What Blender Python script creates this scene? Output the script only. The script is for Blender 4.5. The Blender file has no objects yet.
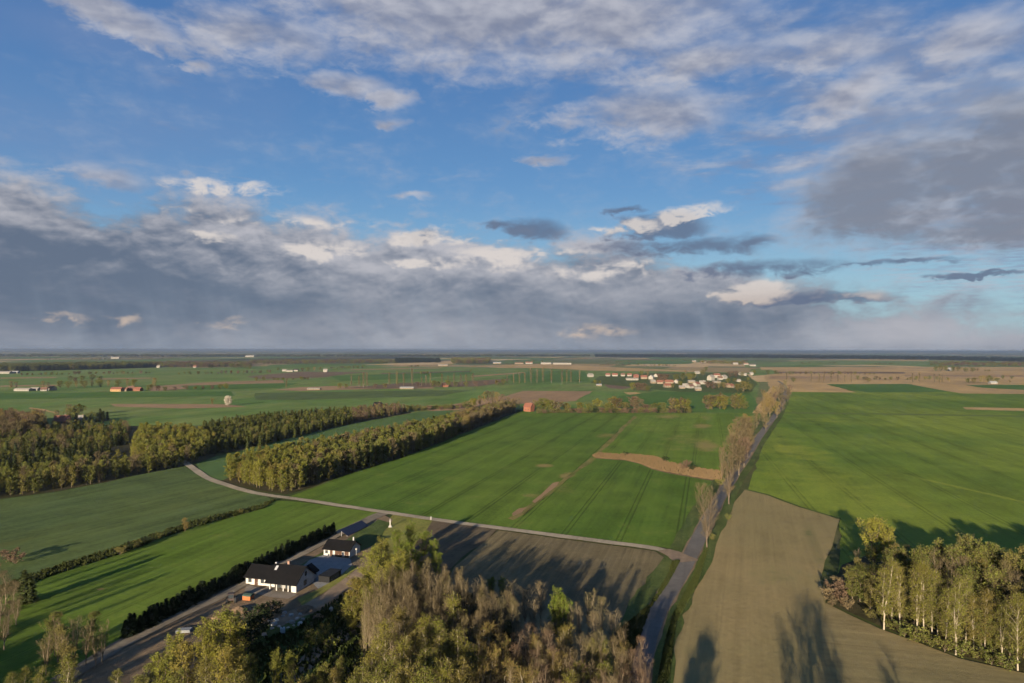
import bpy, math, random
import numpy as np
from mathutils import Vector, Matrix

# ------------------------------------------------------------------ camera
SC = bpy.context.scene
COL = SC.collection
W_PX, H_PX, F_PX = 1024.0, 683.0, 683.0
CAM_H = 70.0
PITCH = math.radians(0.71)
ROLL = math.radians(0.11)
cam_data = bpy.data.cameras.new('Camera')
cam_data.sensor_width = 36.0
cam_data.lens = 24.0
cam_data.clip_start = 0.5
cam_data.clip_end = 120000.0
cam = bpy.data.objects.new('Camera', cam_data)
COL.objects.link(cam)
CAM_R = Matrix.Rotation(math.pi / 2 + PITCH, 3, 'X') @ Matrix.Rotation(ROLL, 3, 'Z')
cam.matrix_world = Matrix.Translation((0, 0, CAM_H)) @ CAM_R.to_4x4()
SC.camera = cam

# ------------------------------------------------------------------ light
EXPOSURE = 1.7
SUN_ELEV = 10.8
SUN_AZ = 19.0            # heading of the light, degrees clockwise from +Y
SUN_STRENGTH = 5.0
SKY_STRENGTH = 0.05
vs = SC.view_settings
vs.view_transform = 'Standard'
vs.look = 'None'
vs.exposure = EXPOSURE
vs.gamma = 1.0
vs.use_curve_mapping = False
SC.cycles.max_bounces = 5
SC.cycles.diffuse_bounces = 2
SC.cycles.glossy_bounces = 2
SC.cycles.transmission_bounces = 2
SC.cycles.volume_bounces = 0
SC.cycles.transparent_max_bounces = 6
SC.cycles.use_adaptive_sampling = True
SC.cycles.adaptive_threshold = 0.02
SC.cycles.adaptive_min_samples = 8

ld = Vector((math.sin(math.radians(SUN_AZ)) * math.cos(math.radians(SUN_ELEV)),
             math.cos(math.radians(SUN_AZ)) * math.cos(math.radians(SUN_ELEV)),
             -math.sin(math.radians(SUN_ELEV))))
sun_data = bpy.data.lights.new('Sun', 'SUN')
sun_data.energy = SUN_STRENGTH
sun_data.angle = math.radians(0.5)
sun_data.color = (1.0, 0.85, 0.62)
sun = bpy.data.objects.new('Sun', sun_data)
COL.objects.link(sun)
sun.rotation_euler = ld.to_track_quat('-Z', 'Y').to_euler()
sun.location = (-300, -900, 200)


# ------------------------------------------------------------------ node helpers
class S:
    """A node socket with arithmetic."""
    def __init__(self, nt, sock):
        self.nt, self.s = nt, sock
    def _m(self, op, b=None, c=None, clamp=False, rev=False):
        n = self.nt.nodes.new('ShaderNodeMath'); n.operation = op; n.use_clamp = clamp
        args = [self, b, c]
        if rev: args[0], args[1] = args[1], args[0]
        for i, a in enumerate(args):
            if a is None: continue
            if isinstance(a, S): self.nt.links.new(a.s, n.inputs[i])
            else: n.inputs[i].default_value = a
        return S(self.nt, n.outputs[0])
    def __add__(self, o): return self._m('ADD', o)
    __radd__ = __add__
    def __sub__(self, o): return self._m('SUBTRACT', o)
    def __rsub__(self, o): return self._m('SUBTRACT', o, rev=True)
    def __mul__(self, o): return self._m('MULTIPLY', o)
    __rmul__ = __mul__
    def __truediv__(self, o): return self._m('DIVIDE', o)
    def clamp(self): return self._m('ADD', 0.0, clamp=True)
    def max(self, o): return self._m('MAXIMUM', o)
    def min(self, o): return self._m('MINIMUM', o)
    def fract(self): return self._m('FRACT')
    def abs(self): return self._m('ABSOLUTE')
    def step(self, a, b):
        """smoothstep from a to b"""
        n = self.nt.nodes.new('ShaderNodeMapRange'); n.interpolation_type = 'SMOOTHSTEP'
        self.nt.links.new(self.s, n.inputs[0])
        n.inputs[1].default_value, n.inputs[2].default_value = (a, b) if a < b else (b, a)
        n.inputs[3].default_value, n.inputs[4].default_value = (0, 1) if a < b else (1, 0)
        return S(self.nt, n.outputs[0])


def comb(nt, x, y, z=0.0):
    n = nt.nodes.new('ShaderNodeCombineXYZ')
    for i, a in enumerate((x, y, z)):
        if isinstance(a, S): nt.links.new(a.s, n.inputs[i])
        else: n.inputs[i].default_value = a
    return S(nt, n.outputs[0])


def noise(nt, vec, scale=1.0, detail=4.0, rough=0.55, dist=0.0, lac=2.0):
    n = nt.nodes.new('ShaderNodeTexNoise')
    nt.links.new(vec.s, n.inputs['Vector'])
    n.inputs['Scale'].default_value = scale
    n.inputs['Detail'].default_value = detail
    n.inputs['Roughness'].default_value = rough
    n.inputs['Distortion'].default_value = dist
    n.inputs['Lacunarity'].default_value = lac
    return S(nt, n.outputs[0])


def mixc(nt, f, a, b, mode='MIX'):
    n = nt.nodes.new('ShaderNodeMix'); n.data_type = 'RGBA'; n.blend_type = mode
    if isinstance(f, S): nt.links.new(f.s, n.inputs[0])
    else: n.inputs[0].default_value = f
    for i, c in ((6, a), (7, b)):
        if isinstance(c, S): nt.links.new(c.s, n.inputs[i])
        else: n.inputs[i].default_value = (*c, 1) if len(c) == 3 else c
    return S(nt, n.outputs[2])


def gray(nt, v):
    n = nt.nodes.new('ShaderNodeCombineColor')
    for i in range(3): nt.links.new(v.s, n.inputs[i])
    return S(nt, n.outputs[0])


def lin(c):
    return tuple((v / 255 / 12.92) if v / 255 <= 0.04045 else ((v / 255 + 0.055) / 1.055) ** 2.4 for v in c)


# ------------------------------------------------------------------ sky
world = bpy.data.worlds.new('World')
SC.world = world
world.use_nodes = True
wt = world.node_tree
wt.nodes.clear()


def build_sky():
    nt = wt
    out = nt.nodes.new('ShaderNodeOutputWorld')
    bg = nt.nodes.new('ShaderNodeBackground')
    nt.links.new(bg.outputs[0], out.inputs[0])
    sky = nt.nodes.new('ShaderNodeTexSky')
    sky.sky_type = 'NISHITA'
    sky.sun_disc = False
    sky.sun_elevation = math.radians(SUN_ELEV)
    sky.sun_rotation = math.radians(180 + SUN_AZ)
    sky.altitude = 100.0
    sky.air_density = 1.0
    sky.dust_density = 0.6
    sky.ozone_density = 2.0
    bg.inputs[1].default_value = SKY_STRENGTH
    K = 1.0 / (2 ** EXPOSURE) / SKY_STRENGTH       # display-linear -> background colour

    def dc(r, g, b):
        return tuple(v * K for v in lin((r, g, b)))
    tc = nt.nodes.new('ShaderNodeTexCoord')
    sep = nt.nodes.new('ShaderNodeSeparateXYZ')
    nt.links.new(tc.outputs['Generated'], sep.inputs[0])
    X, Y, Z = (S(nt, sep.outputs[i]) for i in range(3))
    az = X._m('ARCTAN2', Y)                          # radians, 0 = ahead
    el = Z._m('ARCSINE')
    D = 57.2958
    # az/el (degrees) of directions as seen in the photograph
    def ae(px, py):
        v = CAM_R @ Vector(((px - 512) / F_PX, -(py - 341.5) / F_PX, -1)).normalized()
        return math.degrees(math.atan2(v.x, v.y)), math.degrees(math.asin(v.z))
    A, E = az * D, el * D
    pv = comb(nt, A, E)
    n_big = noise(nt, comb(nt, A * 0.055, E * 0.12), 1.0, 4, 0.58)
    n_med = noise(nt, comb(nt, A * 0.16 + 7.3, E * 0.36), 1.0, 5, 0.56, 0.12)
    n_fine = noise(nt, comb(nt, A * 0.6 + 3.1, E * 1.1), 1.0, 5, 0.6, 0.4)
    n_fine_up = noise(nt, comb(nt, A * 0.6 + 3.1 + 0.1, (E + 0.35) * 1.1), 1.0, 3, 0.6, 0.4)
    n_med_up = noise(nt, comb(nt, A * 0.16 + 7.3 + 0.05, (E + 0.9) * 0.36), 1.0, 3, 0.6, 0.3)
    pv = comb(nt, A + (n_med - 0.5) * 7.0 + (n_fine - 0.5) * 3.0, E + (n_med_up - 0.5) * 1.6 + (n_fine - 0.5) * 1.1)
    relief = (n_med - n_med_up)                      # + on upper, lit flanks
    # altocumulus sheet seen in perspective
    zc = Z.max(0.03)
    pl = comb(nt, X / zc, Y / zc)
    n_alto = noise(nt, pl, 3.4, 5, 0.58, 0.15)
    n_alto2 = noise(nt, pl, 0.9, 3, 0.55, 0.2)

    def many(*bl):
        """union of soft ellipses (px, py, rx, ry, tilt, weight): weight in the middle, 0 at the rim and beyond"""
        t = None
        for b in bl:
            px, py, rx, ry, tilt = b[:5]; w = b[5] if len(b) > 5 else 1.0
            a0, e0 = ae(px, py)
            a1, _ = ae(px + rx, py); _, e1 = ae(px, py - ry)
            sx, sy = max(abs(a1 - a0), 0.1), max(abs(e1 - e0), 0.05)
            src = pv
            if tilt:
                src = comb(nt, A + (n_med - 0.5) * 7.0, E - A * math.tan(math.radians(tilt)) + (n_fine - 0.5) * 2.0)
                e0 = e0 - a0 * math.tan(math.radians(tilt))
            n = nt.nodes.new('ShaderNodeVectorMath'); n.operation = 'MULTIPLY_ADD'
            nt.links.new(src.s, n.inputs[0])
            n.inputs[1].default_value = (1 / sx, 1 / sy, 0); n.inputs[2].default_value = (-a0 / sx, -e0 / sy, 0)
            l = nt.nodes.new('ShaderNodeVectorMath'); l.operation = 'LENGTH'
            nt.links.new(n.outputs[0], l.inputs[0])
            q = S(nt, l.outputs['Value'])._m('MULTIPLY_ADD', -w, w)
            t = q.max(0.0) if t is None else t.max(q)
        return t * (2.0 - t)

    # clear sky: nishita, scaled and pulled slightly to the photograph's blue
    n = nt.nodes.new('ShaderNodeMix'); n.data_type = 'RGBA'; n.blend_type = 'MULTIPLY'
    n.inputs[0].default_value = 1.0
    nt.links.new(sky.outputs[0], n.inputs[6]); n.inputs[7].default_value = SKY_TINT
    c = S(nt, n.outputs[2])
    up = E.step(0, 26)
    mid = E.step(3, 15)
    blue = mixc(nt, up, mixc(nt, mid, dc(146, 186, 206), dc(104, 160, 208)), dc(72, 116, 175))
    c = mixc(nt, 0.85, c, blue)

    # altocumulus, upper right
    f = many((900, 60, 480, 230, 0, 1.0), (660, 30, 260, 150, 0, 0.8), (1010, 200, 300, 150, 0, 1.0), (740, 130, 170, 70, 0, .5)) * 0.62 \
        + (n_alto - 0.5) * 1.7 + (n_alto2 - 0.5) * 1.0
    d = f.step(0.16, 0.92)
    colr = mixc(nt, (n_alto * 0.9 + relief * 2.0).step(0.25, 0.85), dc(128, 142, 172), dc(178, 183, 197))
    c = mixc(nt, d * 0.85, c, colr)
    # faint veil, upper left
    f = many((110, 130, 260, 130, 0, 0.7), (60, 30, 170, 60, 0, .8)) * 0.7 + (n_big - 0.5) * 1.2
    c = mixc(nt, f.step(0.1, 1.0) * 0.5, c, dc(122, 142, 182))
    # top middle cloud and small puffs
    f = many((460, 5, 270, 105, 0, 1.0), (250, 35, 130, 40, 0, .85), (115, 16, 105, 30, -12, 1.0), (600, 20, 200, 75, 0, .9),
             (345, 86, 70, 18, 0, .8), (392, 98, 34, 14, 0, 1.0), (205, 66, 26, 11, 0, .65), (640, 118, 120, 40, 0, 1.0),
             (700, 62, 130, 30, 0, .75), (850, 95, 70, 34, 20, .8), (540, 160, 45, 8, 0, .7), (395, 122, 20, 9, 0, .55),
             (830, 55, 90, 30, 0, .6), (960, 40, 110, 40, 0, .7), (110, 178, 60, 20, 0, .65), (415, 195, 30, 6, 0, .55)) \
        + (n_med - 0.5) * 1.2 + (n_fine - 0.5) * 0.45
    d = f.step(0.15, 1.05)
    colr = mixc(nt, (f * 0.35 + 0.28 - relief * 1.6 - (n_fine - .5) * .4).step(0.15, 0.95), dc(196, 196, 204), dc(134, 140, 160))
    c = mixc(nt, d * 0.9, c, colr)
    # great grey cloud on the right
    f = many((930, 180, 235, 92, 7, 1.0), (1010, 165, 220, 110, 0, 1.05), (880, 214, 120, 40, 4, .85), (1000, 228, 190, 28, 0, .95)) + (n_med - 0.5) * 1.1 + (n_fine - .5) * .6
    d = f.step(-0.1, 1.0)
    colr = mixc(nt, (f * 0.8 - relief * 1.2 - (n_big - .5) * .5).step(0.1, 0.8), dc(178, 184, 198), dc(128, 134, 149))
    c = mixc(nt, d * 0.92, c, colr)

    # the cloud bank along the horizon: its top as a curve over azimuth
    tops = [(-400, 150), (-60, 150), (0, 158), (60, 176), (110, 192), (170, 184), (250, 190), (290, 206), (380, 210), (450, 218), (520, 226), (600, 234),
            (680, 240), (760, 258), (820, 276), (880, 292), (960, 300), (1040, 300), (1400, 300)]
    ramp = nt.nodes.new('ShaderNodeValToRGB')
    els = ramp.color_ramp.elements
    while len(els) > 1: els.remove(els[0])
    first = True
    for px, py in tops:
        a, e = ae(px, py)
        pos = (a + 60) / 120
        if first: q = els[0]; q.position = pos; first = False
        else: q = els.new(pos)
        q.color = (e / 20,) * 3 + (1,)
    nt.links.new(((A + 60.0) / 120.0).s, ramp.inputs[0])
    rs = nt.nodes.new('ShaderNodeSeparateColor'); nt.links.new(ramp.outputs[0], rs.inputs[0])
    etop = S(nt, rs.outputs[0]) * 20.0
    billow = (n_med * 2.0 - 1.0).abs()
    fbill = (n_fine * 2.0 - 1.0).abs()
    depth = etop - E + (n_med - 0.5) * 7.0 + (n_fine - 0.5) * 3.2 - billow * 1.0
    d = depth.step(-0.5, 2.4)
    # pale lit heads on top, darker rain-bearing body, pale foot at the horizon
    tone = E.step(4.0, 13.0) * 0.62 + E.step(3.6, 0.2) * 0.24 + 0.24
    tone = tone + (n_big - 0.5) * 0.9 + ((n_med - 0.5) * 0.45 + relief * 1.5 + (n_fine - n_fine_up) * 0.5) * (E.step(2.0, 9.0) * 0.8 + 0.2) + (n_fine - 0.5) * 0.15 \
        + many((470, 262, 300, 80, 0, .6), (640, 290, 220, 60, 0, .45), (960, 322, 240, 50, 0, .7), (470, 325, 120, 40, 0, .3)) * 0.34 - many((70, 255, 260, 120, 0, .8), (260, 300, 170, 50, 0, .4), (690, 325, 120, 26, 0, .5)) * 0.30
    body = mixc(nt, tone.step(0.0, 1.0), dc(98, 110, 131), dc(184, 183, 190))
    streak = noise(nt, comb(nt, A * 0.35 + E * 0.08, E * 0.05), 1.0, 3, 0.6)
    low = E.step(7.5, 0.3)
    body = mixc(nt, low * streak.step(0.38, 0.8) * 0.4, body, dc(158, 168, 182))
    c = mixc(nt, d * 0.95, c, body)
    # dark scud in front
    f = many((668, 226, 62, 20, 0, 1.0), (628, 211, 24, 5, 0, .75), (690, 247, 105, 16, 0, .95), (760, 269, 140, 16, 0, 1.0), (880, 264, 130, 5.5, 0, .9),
             (985, 275, 75, 4, 0, .9), (820, 297, 120, 8, 0, .85), (530, 231, 58, 17, 0, 1.0), (420, 236, 26, 12, 0, .8), (500, 225, 28, 8, 0, .75), (760, 240, 45, 10, 0, .55)) \
        + (n_med - 0.5) * 1.5 + (n_fine - 0.5) * 1.1
    d = f.step(0.25, 0.95)
    c = mixc(nt, d * 0.85, c, dc(98, 112, 138))
    # sunlit cream heads
    f = many((322, 249, 46, 14, 3, 1.0), (300, 222, 120, 8, 0, .6), (470, 240, 90, 9, 0, .7), (560, 252, 90, 9, 0, .7), (180, 210, 70, 7, 0, .55), (640, 262, 80, 7, 0, .6), (425, 262, 60, 8, 0, .95), (410, 237, 46, 14, 15, .9), (685, 213, 55, 12, 6, .95), (640, 226, 50, 9, 0, .8), (760, 293, 50, 12, 0, 1.0),
             (64, 319, 34, 11, 0, .9), (120, 320, 32, 8, 0, .7), (215, 236, 38, 7, 0, .8), (230, 187, 75, 9, 0, .8), (515, 258, 80, 16, 0, .6), (600, 268, 100, 18, 0, .6),
             (230, 322, 28, 9, 0, .5), (600, 330, 60, 10, 0, .5), (870, 296, 65, 10, 0, .5)) \
        * 1.0
    tex = (0.42 + (n_med - 0.5) * 1.3 + (n_fine - 0.5) * 1.3 + relief * 2.4 + (n_fine - n_fine_up) * 0.9).clamp()
    d = (f * tex * 2.1).step(0.08, 1.35)
    c = mixc(nt, d * 0.74, c, mixc(nt, E.step(2.0, 6.0), dc(208, 188, 172), dc(226, 217, 210)))
    c = mixc(nt, E.step(1.2, -0.3) * 0.5, c, dc(138, 150, 166))
    nt.links.new(c.s, bg.inputs[0])
    world.cycles.sampling_method = 'NONE'


SKY_TINT = (1.0, 1.0, 1.0, 1.0)
build_sky()


# ------------------------------------------------------------------ geometry helpers
def G(px, py, z=0.0):
    """the point of the ground (height z) that stands at this place of the view: world x, y"""
    d = CAM_R @ Vector(((px - 512) / F_PX, -(py - 341.5) / F_PX, -1))
    t = (z - CAM_H) / d.z
    return (d.x * t, d.y * t)


def base_of(px, py_top, h):
    """ground point under a tree of height h whose top is seen at (px, py_top)"""
    return G(px, py_top, h)


def link(o, parent=None):
    COL.objects.link(o)
    if parent is not None: o.parent = parent
    return o


def tag(o, label=None, cat=None, group=None, kind=None):
    if label: o['label'] = label
    if cat: o['category'] = cat
    if group: o['group'] = group
    if kind: o['kind'] = kind
    return o


def empty(name, loc, rz=0.0):
    o = bpy.data.objects.new(name, None)
    o.empty_display_size = 0.5
    o.location = loc; o.rotation_euler = (0, 0, rz)
    return link(o)


class MB:
    """collects solids; build() links them as one mesh object"""
    def __init__(self):
        self.v, self.f, self.m = [], [], []
    def add(self, vs_, fs, m=0):
        b = len(self.v)
        self.v += [tuple(p) for p in vs_]
        self.f += [tuple(b + i for i in f) for f in fs]
        self.m += [m] * len(fs)
        return self
    def box(self, x0, y0, z0, x1, y1, z1, m=0):
        v = [(x0, y0, z0), (x1, y0, z0), (x1, y1, z0), (x0, y1, z0), (x0, y0, z1), (x1, y0, z1), (x1, y1, z1), (x0, y1, z1)]
        return self.add(v, [(3, 2, 1, 0), (4, 5, 6, 7), (0, 1, 5, 4), (1, 2, 6, 5), (2, 3, 7, 6), (3, 0, 4, 7)], m)
    def prism(self, prof, x0, x1, axis='x', m=0):
        """profile of (a, z) pairs swept along the axis"""
        n = len(prof)
        if axis == 'x': v = [(x0, a, z) for a, z in prof] + [(x1, a, z) for a, z in prof]
        else: v = [(a, x0, z) for a, z in prof] + [(a, x1, z) for a, z in prof]
        fs = [tuple(range(n))[::-1], tuple(range(n, 2 * n))]
        fs += [(i, (i + 1) % n, n + (i + 1) % n, n + i) for i in range(n)]
        if axis != 'x': fs = [f[::-1] for f in fs]
        return self.add(v, fs, m)
    def tube(self, pts, rad, n=6, m=0, cap=True):
        pts = [Vector(p) for p in pts]
        vs_, fs = [], []
        ref = Vector((0.31, 0.95, 0.05)).normalized()
        for i, p in enumerate(pts):
            t = (pts[min(i + 1, len(pts) - 1)] - pts[max(i - 1, 0)]).normalized()
            a = t.cross(ref)
            if a.length < 0.1: a = t.cross(Vector((1, 0, 0)))
            a.normalize(); b = t.cross(a)
            for k in range(n):
                w = 2 * math.pi * k / n
                vs_.append(p + (a * math.cos(w) + b * math.sin(w)) * rad[i])
        for i in range(len(pts) - 1):
            for k in range(n):
                fs.append((i * n + k, i * n + (k + 1) % n, (i + 1) * n + (k + 1) % n, (i + 1) * n + k))
        if cap:
            fs.append(tuple(range(n))[::-1]); fs.append(tuple((len(pts) - 1) * n + k for k in range(n)))
        return self.add(vs_, fs, m)
    def mesh(self, name, *mats):
        me = bpy.data.meshes.new(name)
        me.from_pydata(self.v, [], self.f)
        for mt in mats: me.materials.append(mt)
        if len(mats) > 1: me.polygons.foreach_set('material_index', self.m)
        me.update()
        return me
    def build(self, name, mat, parent=None):
        mats = mat if isinstance(mat, (list, tuple)) else (mat,)
        return link(bpy.data.objects.new(name, self.mesh(name, *mats)), parent)


# ------------------------------------------------------------------ materials
def new_mat(name):
    m = bpy.data.materials.new(name); m.use_nodes = True
    nt = m.node_tree; nt.nodes.clear()
    out = nt.nodes.new('ShaderNodeOutputMaterial')
    return m, nt, out


def pos_xy(nt):
    g = nt.nodes.new('ShaderNodeNewGeometry')
    sp = nt.nodes.new('ShaderNodeSeparateXYZ'); nt.links.new(g.outputs['Position'], sp.inputs[0])
    return S(nt, sp.outputs[0]), S(nt, sp.outputs[1]), S(nt, sp.outputs[2]), S(nt, g.outputs['Position'])


def surf(nt, out, col, rough=0.9, bump=None, bdist=0.2, bstr=0.6, spec=0.15, metal=0.0):
    b = nt.nodes.new('ShaderNodeBsdfPrincipled')
    if isinstance(col, S): nt.links.new(col.s, b.inputs['Base Color'])
    else: b.inputs['Base Color'].default_value = (*col, 1)
    b.inputs['Roughness'].default_value = rough
    b.inputs['Specular IOR Level'].default_value = spec
    b.inputs['Metallic'].default_value = metal
    if bump is not None:
        n = nt.nodes.new('ShaderNodeBump')
        n.inputs['Strength'].default_value = bstr; n.inputs['Distance'].default_value = bdist
        nt.links.new(bump.s, n.inputs['Height']); nt.links.new(n.outputs[0], b.inputs['Normal'])
    nt.links.new(b.outputs[0], out.inputs[0])
    return b


def field_mat(name, c1, c2, heading=16.0, big=0.012, streak=0.25, streak_w=0.12, fine=0.25, tram=0.0, tram_w=18.0,
              patches=(), patch_col=(0.3, 0.22, 0.1), thin=0.0, thin_col=(0.2, 0.16, 0.07), bstr=0.5, bdist=0.25, row=None, seed=0.0):
    """a field: two tones in broad patches, streaks and tramlines along its heading, fine grain, named bare patches"""
    m, nt, out = new_mat(name)
    x, y, z, p = pos_xy(nt)
    a = math.radians(heading)
    u = x * math.cos(a) - y * math.sin(a) + seed * 37.0          # across the rows
    w = x * math.sin(a) + y * math.cos(a) + seed * 11.0          # along them
    n1 = noise(nt, comb(nt, u * big * 1.6, w * big), 1.0, 5, 0.6)
    c = mixc(nt, n1.step(0.32, 0.68), c1, c2)
    n2 = noise(nt, comb(nt, u * streak_w, w * 0.006), 1.0, 4, 0.65)
    n5 = noise(nt, comb(nt, u * streak_w * 6, w * 0.02 + 4.0), 1.0, 3, 0.6)
    n3 = noise(nt, comb(nt, u, w), 0.55, 5, 0.65)
    n4 = noise(nt, comb(nt, u, w), 0.05, 4, 0.6)
    k = 1.0 + (n2 - 0.5) * (streak * 3.2) + (n5 - 0.5) * (streak * 1.6) + (n3 - 0.5) * (fine * 2.8) + (n4 - 0.5) * (fine * 2.6)
    if tram:
        t = (u * (1.0 / tram_w)).fract()
        t2 = ((t - 0.5).abs() - 0.045).abs()
        k = k * (1.0 - t2.step(0.024, 0.008) * tram)
    if row:
        r = (u * (1.0 / row)).fract()
        k = k * (0.94 + (r - 0.5).abs() * 0.24)
    c = mixc(nt, 1.0, c, gray(nt, k), 'MULTIPLY')
    if thin:
        th = (n4 * 0.55 + n3 * 0.3 + n2 * 0.35).step(0.64, 0.78) * thin
        c = mixc(nt, th, c, thin_col)
    f = None
    for q in patches:
        px, py, rx, ry = q[:4]
        gx, gy = G(px, py)
        ex = abs(G(px + rx, py)[0] - gx); ey = abs(G(px, py - ry)[1] - gy)
        du = (x - gx); dw = (y - gy)
        aa = math.radians(q[5] if len(q) > 5 else heading)
        uu = du * math.cos(aa) - dw * math.sin(aa); ww = du * math.sin(aa) + dw * math.cos(aa)
        r = ((uu / ex) * (uu / ex) + (ww / ey) * (ww / ey))
        v = (1.0 - r).clamp() * (q[4] if len(q) > 4 else 1.0)
        f = v if f is None else f.max(v)
    if f is not None:
        c = mixc(nt, (f * 1.1 + (n4 - 0.5) * 1.6 + (n3 - 0.5) * 0.9 - 0.1).step(0.0, 1.0), c, patch_col)
    hgt = n3 + noise(nt, comb(nt, u, w), 3.0, 2, 0.6) * 0.5
    surf(nt, out, c, 0.95, hgt, bdist, bstr, spec=0.05)
    return m


def plain_mat(name, c1, c2=None, scale=1.0, rough=0.8, spec=0.2, metal=0.0, bstr=0.0, bdist=0.02, obj=True, var=0.0):
    m, nt, out = new_mat(name)
    tc = nt.nodes.new('ShaderNodeTexCoord')
    v = S(nt, tc.outputs['Object'])
    n = noise(nt, v, scale, 5, 0.6)
    c2 = c2 or tuple(q * 0.75 for q in c1)
    c = mixc(nt, n.step(0.3, 0.7), c1, c2)
    if var:
        oi = nt.nodes.new('ShaderNodeObjectInfo')
        r = S(nt, oi.outputs['Random'])
        c = mixc(nt, 1.0, c, gray(nt, 1.0 - var + r * (2 * var)), 'MULTIPLY')
    surf(nt, out, c, rough, n if bstr else None, bdist, bstr, spec, metal)
    return m


def leaf_mat(name, ca, cb, cc=None, trans=0.25):
    """foliage: tone changes from tree to tree and from clump to clump"""
    m, nt, out = new_mat(name)
    oi = nt.nodes.new('ShaderNodeObjectInfo')
    at = nt.nodes.new('ShaderNodeAttribute'); at.attribute_name = 'tint'
    r = (S(nt, oi.outputs['Random']) + S(nt, at.outputs['Fac'])).fract()
    tc = nt.nodes.new('ShaderNodeTexCoord')
    n = noise(nt, S(nt, tc.outputs['Object']), 0.9, 3, 0.6)
    g = nt.nodes.new('ShaderNodeNewGeometry')
    rl = S(nt, g.outputs['Random Per Island'])
    c = mixc(nt, (r * 0.75 + (n - 0.5) * 0.8 + rl * 0.25).clamp(), ca, cb)
    if cc: c = mixc(nt, ((r * 7.31).fract()).step(0.72, 0.95) * 0.8, c, cc)
    c = mixc(nt, 1.0, c, gray(nt, 0.72 + rl * 0.35 + (r * 3.7).fract() * 0.3), 'MULTIPLY')
    d = nt.nodes.new('ShaderNodeBsdfDiffuse'); t = nt.nodes.new('ShaderNodeBsdfTranslucent')
    nt.links.new(c.s, d.inputs[0]); nt.links.new(c.s, t.inputs[0])
    mx = nt.nodes.new('ShaderNodeMixShader'); mx.inputs[0].default_value = trans
    nt.links.new(d.outputs[0], mx.inputs[1]); nt.links.new(t.outputs[0], mx.inputs[2])
    nt.links.new(mx.outputs[0], out.inputs[0])
    return m


def bark_mat(name, c1, c2, birch=False):
    m, nt, out = new_mat(name)
    tc = nt.nodes.new('ShaderNodeTexCoord')
    v = S(nt, tc.outputs['Object'])
    sp = nt.nodes.new('ShaderNodeSeparateXYZ'); nt.links.new(v.s, sp.inputs[0])
    x, y, z = (S(nt, sp.outputs[i]) for i in range(3))
    n = noise(nt, comb(nt, x * 2.0, y * 2.0, z * (5.0 if birch else 0.8)), 1.0, 4, 0.65)
    f = n.step(0.56, 0.66) if birch else n.step(0.35, 0.65)
    c = mixc(nt, f, c1, c2)
    surf(nt, out, c, 0.9, n, 0.03, 0.4, 0.1)
    return m


M = {}
M['birch_bark'] = bark_mat('birch_bark', (0.26, 0.22, 0.165), (0.06, 0.05, 0.04), True)
M['bark'] = bark_mat('grey_brown_bark', (0.12, 0.09, 0.065), (0.06, 0.045, 0.035))
M['pale_bark'] = bark_mat('pale_bark', (0.19, 0.15, 0.10), (0.11, 0.085, 0.06))
M['leaf_birch'] = leaf_mat('spring_birch_leaves', (0.180, 0.170, 0.032), (0.125, 0.138, 0.028), (0.16, 0.120, 0.036), 0.45)
M['leaf_willow'] = leaf_mat('yellow_green_willow_leaves', (0.185, 0.170, 0.030), (0.125, 0.138, 0.028), (0.18, 0.140, 0.036), 0.35)
M['leaf_fresh'] = leaf_mat('fresh_green_leaves', (0.100, 0.128, 0.021), (0.112, 0.142, 0.021), None, 0.35)
M['leaf_alder'] = leaf_mat('olive_alder_leaves', (0.124, 0.124, 0.030), (0.090, 0.104, 0.026), (0.132, 0.108, 0.038), 0.3)
M['leaf_dark'] = leaf_mat('dark_needles', (0.024, 0.032, 0.014), (0.015, 0.022, 0.011), (0.032, 0.038, 0.015), 0.1)
M['leaf_pine'] = leaf_mat('young_pine_needles', (0.090, 0.100, 0.026), (0.060, 0.072, 0.022), (0.100, 0.096, 0.030), 0.15)
M['twig'] = leaf_mat('bare_twigs', (0.100, 0.077, 0.042), (0.076, 0.060, 0.034), (0.090, 0.078, 0.033), 0.1)
M['twig_pale'] = leaf_mat('pale_bare_twigs', (0.125, 0.096, 0.054), (0.098, 0.077, 0.045), (0.106, 0.090, 0.038), 0.1)
M['twig_red'] = leaf_mat('reddish_bare_twigs', (0.110, 0.072, 0.047), (0.090, 0.062, 0.042), None, 0.1)
M['twig_gold'] = leaf_mat('budding_golden_twigs', (0.150, 0.108, 0.040), (0.115, 0.087, 0.035), (0.12, 0.102, 0.027), 0.15)
M['blossom'] = leaf_mat('white_blossom', (0.50, 0.44, 0.36), (0.42, 0.37, 0.30), None, 0.2)
M['leaf_spruce'] = leaf_mat('spruce_needles', (0.046, 0.056, 0.020), (0.030, 0.040, 0.016), (0.06, 0.06, 0.02), 0.12)
M['reed'] = leaf_mat('dry_reed', (0.135, 0.092, 0.050), (0.096, 0.068, 0.037), None, 0.2)
M['grass_blade'] = leaf_mat('grass_tufts', (0.024, 0.036, 0.010), (0.040, 0.042, 0.015), None, 0.2)


# ------------------------------------------------------------------ tree prototypes
def rv(rng, s=1.0):
    while True:
        v = Vector((rng.uniform(-1, 1), rng.uniform(-1, 1), rng.uniform(-1, 1)))
        if 0.05 < v.length < 1: return v.normalized() * s


def leaf_quad(mb, p, size, rng, m=0, up=0.3):
    n = rv(rng); n.z = abs(n.z) + up; n.normalize()
    a = n.cross(rv(rng)).normalized(); b = n.cross(a)
    a = a * size * rng.uniform(0.35, 0.6); b = b * size * rng.uniform(0.25, 0.5)
    mb.add([p - a, p - b * 0.9, p + a, p + b], [(0, 1, 2, 3)], m)


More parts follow.
